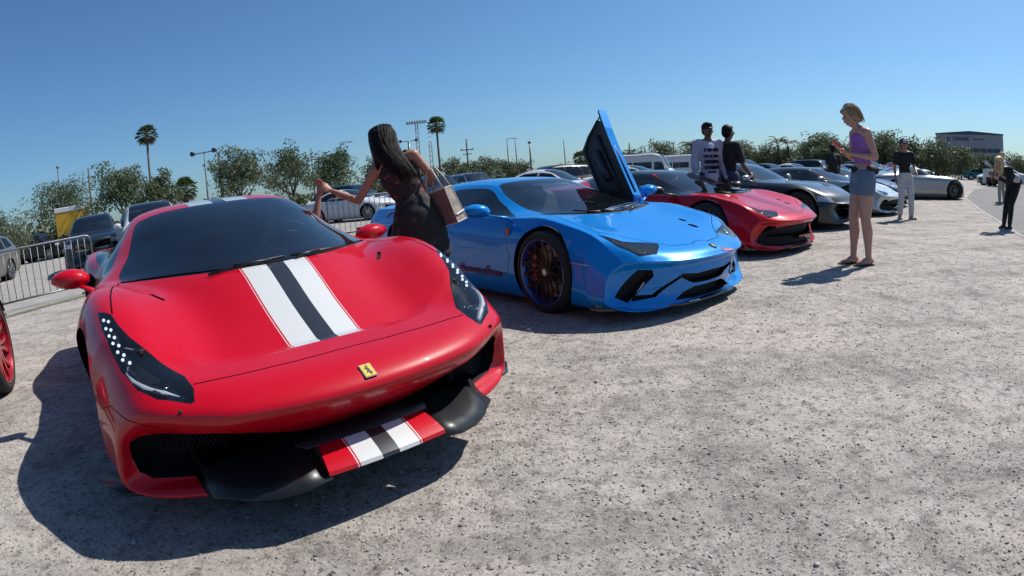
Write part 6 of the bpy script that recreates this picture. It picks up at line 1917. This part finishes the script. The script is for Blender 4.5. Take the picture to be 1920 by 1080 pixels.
def fan_palm(name, loc, h, label, seed=1, rc=1.3, skirt=True, tr=.16, group=None):
    r = random.Random(seed)
    t = empty(name, (loc[0], loc[1], 0), 0, label, 'palm tree', group)
    m = MB(); lean = Vector((r.uniform(-.02, .02) * h, 0, 0))
    m.tube([(0, 0, 0), (lean.x * .5, 0, h * .4), (lean.x, 0, h - rc * .7)], [tr * 1.3, tr, tr * .85], 8); m.build('trunk', M_wood, t, smooth=True)
    top = Vector((lean.x, 0, h - rc * .8))
    m = MB(); md = MB()
    N = 46
    for i in range(N):
        a = i * 2.399; el = 1.35 - 2.45 * (i / N)
        if i > N * .80 and not skirt: break
        d = Vector((math.cos(a) * math.cos(el), math.sin(a) * math.cos(el), math.sin(el)))
        side = d.cross(Vector((0, 0, 1))).normalized(); up = side.cross(d)
        L_ = rc * r.uniform(.45, .6); c = top + d * L_
        tgt = m if i < N * .80 else md
        tgt.tube([top, c], .02, 3, cap=False)
        V = [c]; nf = 11
        R1 = rc * r.uniform(.46, .60)
        for k in range(nf):
            f = -1.25 + 2.5 * k / (nf - 1)
            tip = c + (d * math.cos(f) + side * math.sin(f)) * R1 + Vector((0, 0, -.22 * R1)) + up * (.06 * R1 * (-1) ** k)
            V.append(tip)
            if k < nf - 1:
                f2 = f + 1.25 / (nf - 1); V.append(c + (d * math.cos(f2) + side * math.sin(f2)) * R1 * .55)
        tgt.add(V, [(0, 2 * k + 1, 2 * k + 2) for k in range(nf - 1)] + [(0, 2 * k + 2, 2 * k + 3) for k in range(nf - 1)])
    m.build('fronds', M_palm, t)
    if md.V: md.build('dead_fronds', M_dead, t)
    return t

def feather_palm(name, loc, h, label, seed=1, rc=2.6, group=None):
    r = random.Random(seed)
    t = empty(name, (loc[0], loc[1], 0), 0, label, 'palm tree', group)
    m = MB(); m.tube([(0, 0, 0), (0, 0, h - rc * .35)], [.2, .14], 7); m.build('trunk', M_wood, t, smooth=True)
    m = MB(); top = Vector((0, 0, h - rc * .35))
    for i in range(15):
        a = i * 2.399; el = r.uniform(.2, 1.2)
        d = Vector((math.cos(a), math.sin(a), 0)); side = Vector((-math.sin(a), math.cos(a), 0))
        prev = None
        for k in range(9):
            s = k / 8 * rc; p = top + d * (s * math.cos(el * .8)) + Vector((0, 0, s * math.sin(el) - .28 * s * s / rc * 2))
            if prev is not None:
                for sg in (-1, 1):
                    tip = (p + prev) / 2 + side * sg * .55 * math.sin(math.pi * min(.95, k / 8.5)) + Vector((0, 0, -.22)) + d * .15
                    m.add([prev, p, tip], [(0, 1, 2)])
            prev = p
    m.build('fronds', M_palm, t)
    return t

def environment():
    g = 'oak trees behind the parking lot'
    make_tree('bush', (-20.5, 14.2), 2.3, 3.6, 11, 4200, .07, [M_leaf3, M_leaf2], 'low green bush at the far left edge', g, 'bush', False, 8, .05)
    make_tree('bush', (-22.5, 18.6), 2.9, 3.8, 12, 3600, .07, [M_leaf2, M_leaf], 'tall dry-looking bush left of the first oak', g, 'bush', True, 7, .05)
    make_tree('oak_tree', (-35.4, 35.9), 5.8, 7.0, 21, 5200, .12, None, 'spreading oak behind the yellow truck, leftmost of the oaks', g)
    make_tree('oak_tree', (-24.1, 30.6), 5.4, 4.9, 22, 5200, .12, None, 'tall oak left of the tall fan palm', g)
    make_tree('oak_tree', (-22.2, 32.2), 4.5, 3.6, 23, 3200, .12, None, 'smaller oak in front of the tall fan palm trunk', g)
    make_tree('oak_tree', (-18.7, 37.6), 5.6, 5.4, 24, 5200, .12, None, 'round oak beside the twin floodlight poles', g)
    make_tree('oak_tree', (-17.5, 44.7), 5.9, 5.6, 25, 4200, .13, None, 'oak between the floodlights and the woman in black', g)
    make_tree('oak_tree', (-14.6, 47.6), 5.3, 5.2, 26, 4200, .13, [M_leaf, M_leaf3], 'oak right behind the outstretched arm', g)
    make_tree('oak_tree', (-11.2, 52.0), 4.6, 4.6, 27, 3000, .14, None, 'oak half hidden by the woman in black', g)
    g = 'low trees along the far side of the lot'
    lab = ['left of the second fan palm', 'right of the second fan palm', 'under the leaning power pole', 'left of the street lamp', 'right of the street lamp', 'above the black SUV', 'left of the raised door', 'beside the raised door']
    xs = [(-9.6, 72), (-6.6, 74), (-4.6, 76), (-1.9, 75), (.4, 78), (2.4, 80), (8.5, 84), (12.5, 82)]
    hs = [3.9, 4.9, 4.4, 4.8, 4.2, 4.2, 2.6, 3.4]
    for i, (x, y) in enumerate(xs):
        make_tree('shrub_tree', (x, y), hs[i], 4.6, 40 + i, 1500, .17, [M_leaf2, M_leaf], 'small dusty tree ' + lab[i], g)
    g = 'tree belt beyond the lot on the right'
    base = make_tree('belt_tree', (22, 97), 5.2, 8.0, 60, 2600, .22, [M_leaf3, M_leaf], 'dark tree above the first white van', g, bottom=.04)
    base2 = make_tree('belt_tree', (27.7, 96.1), 6.4, 8.4, 61, 2800, .22, [M_leaf, M_leaf2], 'rounded tree above the white vans', g, bottom=.04)
    base3 = make_tree('belt_tree', (34, 99), 5.4, 8.4, 62, 2600, .22, [M_leaf2, M_leaf], 'dusty tree left of the two men', g, bottom=.04)
    spots = [(39, 102, 1.1, 0, 'behind the man in the white sweatshirt'), (45, 101, 1.02, 1, 'behind the man in the black T-shirt'), (50, 99, 1.05, 2, 'right of the man in the black T-shirt'),
             (54, 96, .92, 0, 'low in the dip left of the royal palm'), (56, 90, 1.0, 1, 'right of the royal palm'), (47.5, 73, .86, 2, 'above the graphite coupe'), (44.0, 69.5, .93, 1, 'above the silver wing mirror'),
             (42.5, 66, .84, 0, 'behind the man in black'), (44.5, 62.0, .86, 2, 'left of the woman in shorts'), (47.2, 60.0, .90, 1, 'behind the head of the woman in shorts'), (50.0, 58.2, .92, 0, 'right of the woman in shorts'),
             (52.2, 54.6, .88, 2, 'behind the man in the white cap'), (54.0, 52.0, .62, 1, 'left end below the long building'), (56.5, 49.5, .60, 0, 'below the sign on the long building'), (58.8, 47.0, .58, 2, 'under the middle of the long building'), (61, 44.5, .60, 1, 'under the right end of the long building'),
             (62.5, 41.5, .66, 0, 'right of the long building'), (63.5, 38.0, .78, 2, 'at the right edge'), (65, 33.5, .8, 1, 'just outside the right edge')]
    bs = [base, base2, base3]
    for k, (x, y, s, b, l) in enumerate(spots):
        c = copy_tree(bs[b]); c.location = (x, y, 0); c.rotation_euler = (0, 0, k * 1.3); c.scale = (s, s, s); c['label'] = 'belt tree ' + l
        c2 = copy_tree(bs[(b + 1) % 3]); d = Vector((x, y)).normalized(); c2.location = (x + d.x * 4 - d.y * 2.4, y + d.y * 4 + d.x * 2.4, 0); c2.scale = (s * .95, s * .95, s * .88); c2.rotation_euler = (0, 0, k * 2.1); c2['label'] = 'second-row belt tree ' + l
    # hedge line far away closing the horizon
    cl = []
    for k in range(46):
        a = R(-52 + k * 2.45); dd = 120 if k < 24 else 118
        cl.append((dd * math.sin(a), dd * math.cos(a), 1.4, 3.6, 3.6, 1.5 + .5 * math.sin(k * 2.3)))
    me = crown_mesh('woodland', cl, 26000, .42, 77, [M_leaf3, M_leaf2], .0)
    o = link('woodland', me); tag(o, 'low mass of trees closing the horizon', 'woodland', kind='stuff')
    cl = []
    for k in range(10):
        a = R(-66 + k * 2.6); cl.append((48 * math.sin(a), 48 * math.cos(a), 1.2, 2.2, 2.2, 1.3))
    me = crown_mesh('scrub', cl, 7000, .22, 78, [M_leaf2, M_leaf3], .0)
    o = link('scrub', me); tag(o, 'scrub growing behind the parked cars on the left', 'scrub', kind='stuff')
    fan_palm('fan_palm', (-31.8, 44.9), 10.1, 'very tall slim fan palm on the left', 3, 1.12, True, .12)
    fan_palm('fan_palm', (-7.6, 69.6), 9.8, 'very tall slim fan palm right of the floodlight tower', 4, 1.25, True, .14)
    fan_palm('fan_palm', (-25.4, 40.7), 4.3, 'short round-headed palm above the red car roof', 5, 1.15, True, .22)
    fan_palm('fan_palm', (10.9, 79.5), 4.6, 'short fan palm just left of the raised door', 6, 1.2, True, .2)
    feather_palm('royal_palm', (31.0, 89.8), 6.4, 'feathery palm behind the two men', 7, 2.6)
    feather_palm('royal_palm', (51.2, 97.3), 7.2, 'feathery palm above the graphite coupe', 8, 2.9)
    feather_palm('royal_palm', (53.2, 97.0), 6.8, 'second feathery palm, close right of the first', 9, 2.6)
    # poles
    g = 'poles standing beyond the lot'
    def pole(loc, h, label, r=.09, m=M_pole, arm=None, head=None, name='lamp_post'):
        p = empty(name, (loc[0], loc[1], 0), 0, label, 'lamp post' if name == 'lamp_post' else 'utility pole', g)
        q = MB(); q.tube([(0, 0, 0), (0, 0, h)], [r, r * .7], 8); q.build('pole', m, p, smooth=True)
        if arm == 'cross':
            q = MB(); q.box((0, 0, h * .80), (1.9, .1, .12)); q.box((0, 0, h * .72), (1.3, .1, .1))
            for x in (-.8, 0, .8): q.tube([(x, 0, h * .80), (x, 0, h * .80 + .25)], .05, 5)
            q.build('crossarm', m, p)
        if arm == 'lamp':
            q = MB(); q.tube([(0, 0, h), (.5, 0, h + .05), (1.2, 0, h)], .05, 6); q.build('arm', m, p); q = MB(); q.box((1.3, 0, h - .02), (.6, .25, .12), bev=.04); q.build('lamp_head', m, p)
        if arm == 'flood':
            q = MB(); q.box((0, 0, h - .05), (1.7, .05, .06)); q.build('arm', m, p)
            for x in (-.85, .85):
                q = MB(); q.box((x, -.12, h - .02), (.32, .24, .28), M=Matrix.Rotation(R(25), 3, 'X'), bev=.05); q.build('flood_lamp', M_dmetal, p)
        if arm == 'cap':
            q = MB(); q.ball((0, 0, h), (.22, .22, .16)); q.build('lamp_head', m, p)
        return p
    pole((-49.1, 49.9), 9.1, 'thin post with a small lamp, leftmost in the sky', .12, arm='cap')
    pole((-29.8, 33.7), 5.9, 'dark bare post between the two left oaks', .09, M_wood, name='utility_pole')
    pole((-19.1, 33.4), 5.2, 'left post carrying the twin floodlights above the red car roof', .065, M_pole, 'flood')
    pole((-23.6, 43.8), 6.1, 'right post close behind the twin floodlights', .15, M_wood)
    pole((-26.1, 75.6), 8.4, 'thin post in the gap between two oaks', .10, M_wood, 'cross', name='utility_pole')
    pole((-19.4, 67.3), 7.7, 'street lamp with a short arm, over the outstretched arm', .09, M_pole, 'lamp')
    pole((-9.6, 59.2), 6.3, 'dark floodlight post just right of the head of the woman in black', .14, M_dmetal, 'flood')
    pole((-4.8, 79.9), 7.5, 'power pole with crossarms right of the second fan palm', .14, M_wood, 'cross', name='utility_pole')
    pole((1.0, 90.0), 7.8, 'street lamp with a short arm above the black SUV', .11, M_pole, 'lamp')
    pole((2.8, 110.0), 9.0, 'thin far post right of the street lamp', .13, M_pole)
    pole((3.5, 69.9), 5.7, 'dark post with a rounded top above the black SUV', .11, M_dmetal, 'cap')
    pole((9.9, 89.5), 7.0, 'bare thin post left of the raised door', .10, M_pole)
    pole((20.0, 87.7), 5.9, 'power pole with crossarms right of the raised door', .14, M_wood, 'cross', name='utility_pole')
    t = empty('floodlight_tower', (-17.3, 118.7, 0), 0, 'pale lattice floodlight tower left of the second fan palm', 'light tower')
    M_lat = mat('galvanised lattice', (.42, .46, .50), .5, metal=.3)
    for dx in (0, 2.6):
        q = MB()
        for a, b in ((-.35, -.35), (.35, -.35), (.35, .35), (-.35, .35)): q.tube([(dx + a, b, 0), (dx + a * .7, b * .7, 15.4 - dx * 1.8)], .07, 4)
        for k in range(14): q.tube([(dx - .33, -.3, k * 1.05), (dx + .33, -.3, k * 1.05 + .5)], .05, 4); q.tube([(dx + .33, -.3, k * 1.05 + .5), (dx - .33, -.3, k * 1.05 + 1.05)], .05, 4)
        q.build('mast', M_lat, t)
    q = MB()
    for k in range(8): q.box((-1.9 + k * .55, -.3, 15.3), (.42, .3, .5), bev=.06)
    q.box((0, 0, 15.0), (4.4, .5, .2)); q.build('floodlight_rack', M_lat, t)
    # long building with sign
    M_wall = mat('blue grey cladding', (.34, .375, .44), .8, noise=.08, nscale=.6); M_wall2 = mat('roof edge', (.06, .09, .14), .6); M_win = mat('dark window band', (.03, .05, .07), .2)
    b = empty('office_building', (102.2, 95.3, 0), math.atan2(-(101.4 - 89.3), 107.8 - 96.5), 'long pale grey building above the trees with dark sign lettering', 'building')
    q = MB(); q.box((0, 5, 4.7), (16.4, 10, 9.2)); q.build('wall', M_wall, b)
    q = MB(); q.prism([(-8.35, 9.3), (0, 9.85), (8.35, 9.3), (8.35, 9.05), (-8.35, 9.05)], -.15, 10.2, 'XZ'); q.build('roof', M_wall2, b)
    for k in range(9):
        q = MB(); q.box((-6.6 + k * 1.65, -.02, 5.6), (1.45, .08, .9)); q.build('window', M_win, b)
    Tm = Matrix.Translation((-2.1, -.10, 8.0)) @ Matrix.Rotation(R(90), 4, 'X')
    Md = mat('sign blue black', (.01, .015, .05), .5)
    lettering('sign_lettering', 'iTHINK', 1.25, Tm, Md, b, ext=.04)
    q = MB()
    pts = [(.0, .52), (.22, .18), (.30, -.08), (.22, -.32), (0, -.42), (-.22, -.32), (-.30, -.08), (-.22, .18)]
    Tl = Matrix.Translation((-5.2, -.10, 8.0)) @ Matrix.Rotation(R(90), 4, 'X')
    for i in range(8):
        a, c = Vector((*pts[i], 0)), Vector((*pts[(i + 1) % 8], 0)); q.tube([Tl @ a, Tl @ c], .09, 5)
    q.build('sign_emblem', Md, b)
    q = MB()
    for k in range(11): q.box((.9 + k * .26, -.10, 8.0), (.17, .05, .20))
    q.build('sign_small_lettering', Md, b)['kind'] = 'stuff'
    # equipment and white tents on the far right
    t = empty('box_truck', (-28.6, 30.2, 0), R(132), 'box truck with yellow side under the leftmost oak', 'truck')
    q = MB(); q.box((0, 0, 1.95), (6, 2.3, 1.5), bev=.04); q.build('cargo_box', mat('truck yellow', (.62, .36, .02), .5), t)
    q = MB(); q.box((0, 0, 2.85), (6.05, 2.35, .30), bev=.03); q.build('roof', P_whitep, t)
    q = MB(); q.box((3.8, 0, 1.5), (1.6, 2.1, 1.7), bev=.2); q.build('cab', P_whitep, t)
    q = MB(); q.box((0, 0, .9), (6, 1.6, .3)); q.build('chassis', M_black, t)
    for x in (-2, 3.6):
        for s in (1, -1): wheel(t, x, s, .42, .25, 'y5', M_dmetal, None, 1.05, seg=14)
    t = empty('skid_loader', (37.0, 31.0, 0), R(200), 'dark machine with a pale arm parked before the trees at the right', 'loader')
    q = MB(); q.box((0, 0, .8), (1.9, 1.5, .9), bev=.15); q.box((-.4, 0, 1.5), (1.0, 1.3, .8), bev=.1); q.build('machine_body', M_black, t)
    q = MB(); q.box((.6, .75, 1.55), (2.2, .14, .22), M=Matrix.Rotation(R(-14), 3, 'Y')); q.box((.6, -.75, 1.55), (2.2, .14, .22), M=Matrix.Rotation(R(-14), 3, 'Y')); q.box((1.8, 0, 1.0), (.5, 1.7, .6), bev=.05); q.build('lift_arm', P_whitep, t)
    for x in (-.6, .6):
        for s in (1, -1): wheel(t, x, s, .4, .28, 'y5', M_dmetal, None, .98, seg=14)
    t = empty('canopy_tent', (47, 30.5, 0), R(20), 'pale canopy stall at the right edge below the trees', 'stall')
    q = MB(); q.prism([(-2, 2.2), (0, 2.9), (2, 2.2)], -1.6, 1.6, 'XZ'); q.build('canopy', mat('canopy cloth', (.45, .46, .45), .8), t)
    q = MB()
    for x in (-1.9, 1.9):
        for y in (-1.5, 1.5): q.tube([(x, y, 0), (x, y, 2.2)], .04, 5)
    q.build('frame', M_pole, t)

M_galv = mat('galvanised steel', (.22, .23, .235), .45, metal=.85, noise=.15, nscale=30)
def barrier(loc, rz, label, L=2.3, h=1.1):
    t = empty('crowd_barrier', (loc[0], loc[1], 0), rz, label, 'barrier', 'steel crowd barriers along the lot')
    q = MB(); a = L / 2; r = .12
    arcp = lambda cx, cz, s0: [(cx + r * math.cos(R(s0 + k * 22.5)), 0, cz + r * math.sin(R(s0 + k * 22.5))) for k in range(5)]
    pts = [(-a, 0, .18)] + [(-a, 0, h - r)] + [(-a + r - r * math.cos(R(k * 22.5)), 0, h - r + r * math.sin(R(k * 22.5))) for k in range(1, 5)] + [(a - r, 0, h)] + [(a - r + r * math.sin(R(k * 22.5)), 0, h - r + r * math.cos(R(k * 22.5))) for k in range(1, 5)] + [(a, 0, .18)]
    q.tube(pts, .020, 8); q.tube([(-a, 0, .18), (a, 0, .18)], .018, 8)
    q.build('frame', M_galv, t, smooth=True)
    n = 15
    bar = None
    for k in range(n):
        x = -a + L * (k + 1) / (n + 1)
        if bar is None:
            q = MB(); q.tube([(0, 0, .18), (0, 0, h - .005)], .008, 6); bar = q.build('bar', M_galv, t, smooth=True); bar.location = (x, 0, 0)
        else:
            c = bar.copy(); COL.objects.link(c); c.parent = t; c.location = (x, 0, 0)
    q = MB()
    for x in (-a + .25, a - .25): q.box((x, 0, .02), (.05, .6, .02)); q.tube([(x, 0, .02), (x, 0, .18)], .016, 6)
    q.build('foot', M_galv, t)
    return t
def barriers():
    b = barrier((-8.55, 7.85), R(58), 'steel crowd barrier behind the wing mirror of the red car, rounded end to the right')
    c = copy_tree(b); c.location = (-9.82, 5.75, 0); c.rotation_euler = (0, 0, R(59)); c['label'] = 'steel crowd barrier cut off by the left edge'
    c = copy_tree(b); c.location = (-3.55, 14.6, 0); c.rotation_euler = (0, 0, R(30)); c['label'] = 'steel crowd barrier seen between the red car and the arm of the woman in black'
environment()
barriers()
# ------------------------------------------------------------------ one object per separate piece
def split_pieces():
    skip = ('crown', 'fronds', 'dead_fronds', 'gravel', 'woodland', 'scrub', 'sign_lettering', 'spokes', 'sign_small_lettering', 'shirt_print', 'grille')
    users = {}
    for o in bpy.data.objects:
        if o.type == 'MESH' and o.parent is not None and o.name.split('.')[0] not in skip and not o.get('kind'):
            users.setdefault(o.data, []).append(o)
    made = 0
    for me, obs in users.items():
        nv = len(me.vertices)
        if nv < 8 or nv > 9000: continue
        ne = len(me.edges)
        E_ = np.empty(ne * 2, int); me.edges.foreach_get('vertices', E_); E_ = E_.reshape(-1, 2)
        lab = np.arange(nv)
        while True:
            m = np.minimum(lab[E_[:, 0]], lab[E_[:, 1]]); new = lab.copy()
            np.minimum.at(new, E_[:, 0], m); np.minimum.at(new, E_[:, 1], m); new = new[new]
            if (new == lab).all(): break
            lab = new
        ids = np.unique(lab)
        if len(ids) < 2 or len(ids) > 160: continue
        co = np.empty(nv * 3); me.vertices.foreach_get('co', co); co = co.reshape(-1, 3)
        bb = [(co[lab == i].min(0) - .006, co[lab == i].max(0) + .006) for i in ids]
        par = list(range(len(ids)))
        def find(a):
            while par[a] != a: a = par[a]
            return a
        for a in range(len(ids)):
            for b in range(a):
                if (bb[a][0] <= bb[b][1]).all() and (bb[b][0] <= bb[a][1]).all(): par[find(a)] = find(b)
        roots = sorted({find(a) for a in range(len(ids))})
        if len(roots) < 2 or len(roots) > 24: continue
        grp = {ids[a]: roots.index(find(a)) for a in range(len(ids))}
        vg = np.array([grp[l] for l in lab])
        hasn = me.has_custom_normals
        polys = [tuple(p.vertices) for p in me.polygons]; mi = [p.material_index for p in me.polygons]; sm_ = [p.use_smooth for p in me.polygons]
        pieces = []
        for g in range(len(roots)):
            idx = np.where(vg == g)[0]; mp = -np.ones(nv, int); mp[idx] = np.arange(len(idx))
            sel = [k for k, p in enumerate(polys) if vg[p[0]] == g]
            if not sel: continue
            pm = bpy.data.meshes.new(me.name)
            pm.from_pydata([tuple(co[i]) for i in idx], [], [tuple(int(mp[v]) for v in polys[k]) for k in sel])
            for m_ in me.materials: pm.materials.append(m_)
            pm.polygons.foreach_set('material_index', [mi[k] for k in sel]); pm.polygons.foreach_set('use_smooth', [sm_[k] for k in sel])
            pm.update(); pieces.append(pm)
        for o in obs:
            for q, pm in enumerate(pieces):
                if q == 0: o.data = pm
                else:
                    c = o.copy(); c.data = pm; COL.objects.link(c); c.parent = o.parent; c.matrix_parent_inverse = o.matrix_parent_inverse.copy(); made += 1
    return made
print('pieces split:', split_pieces())
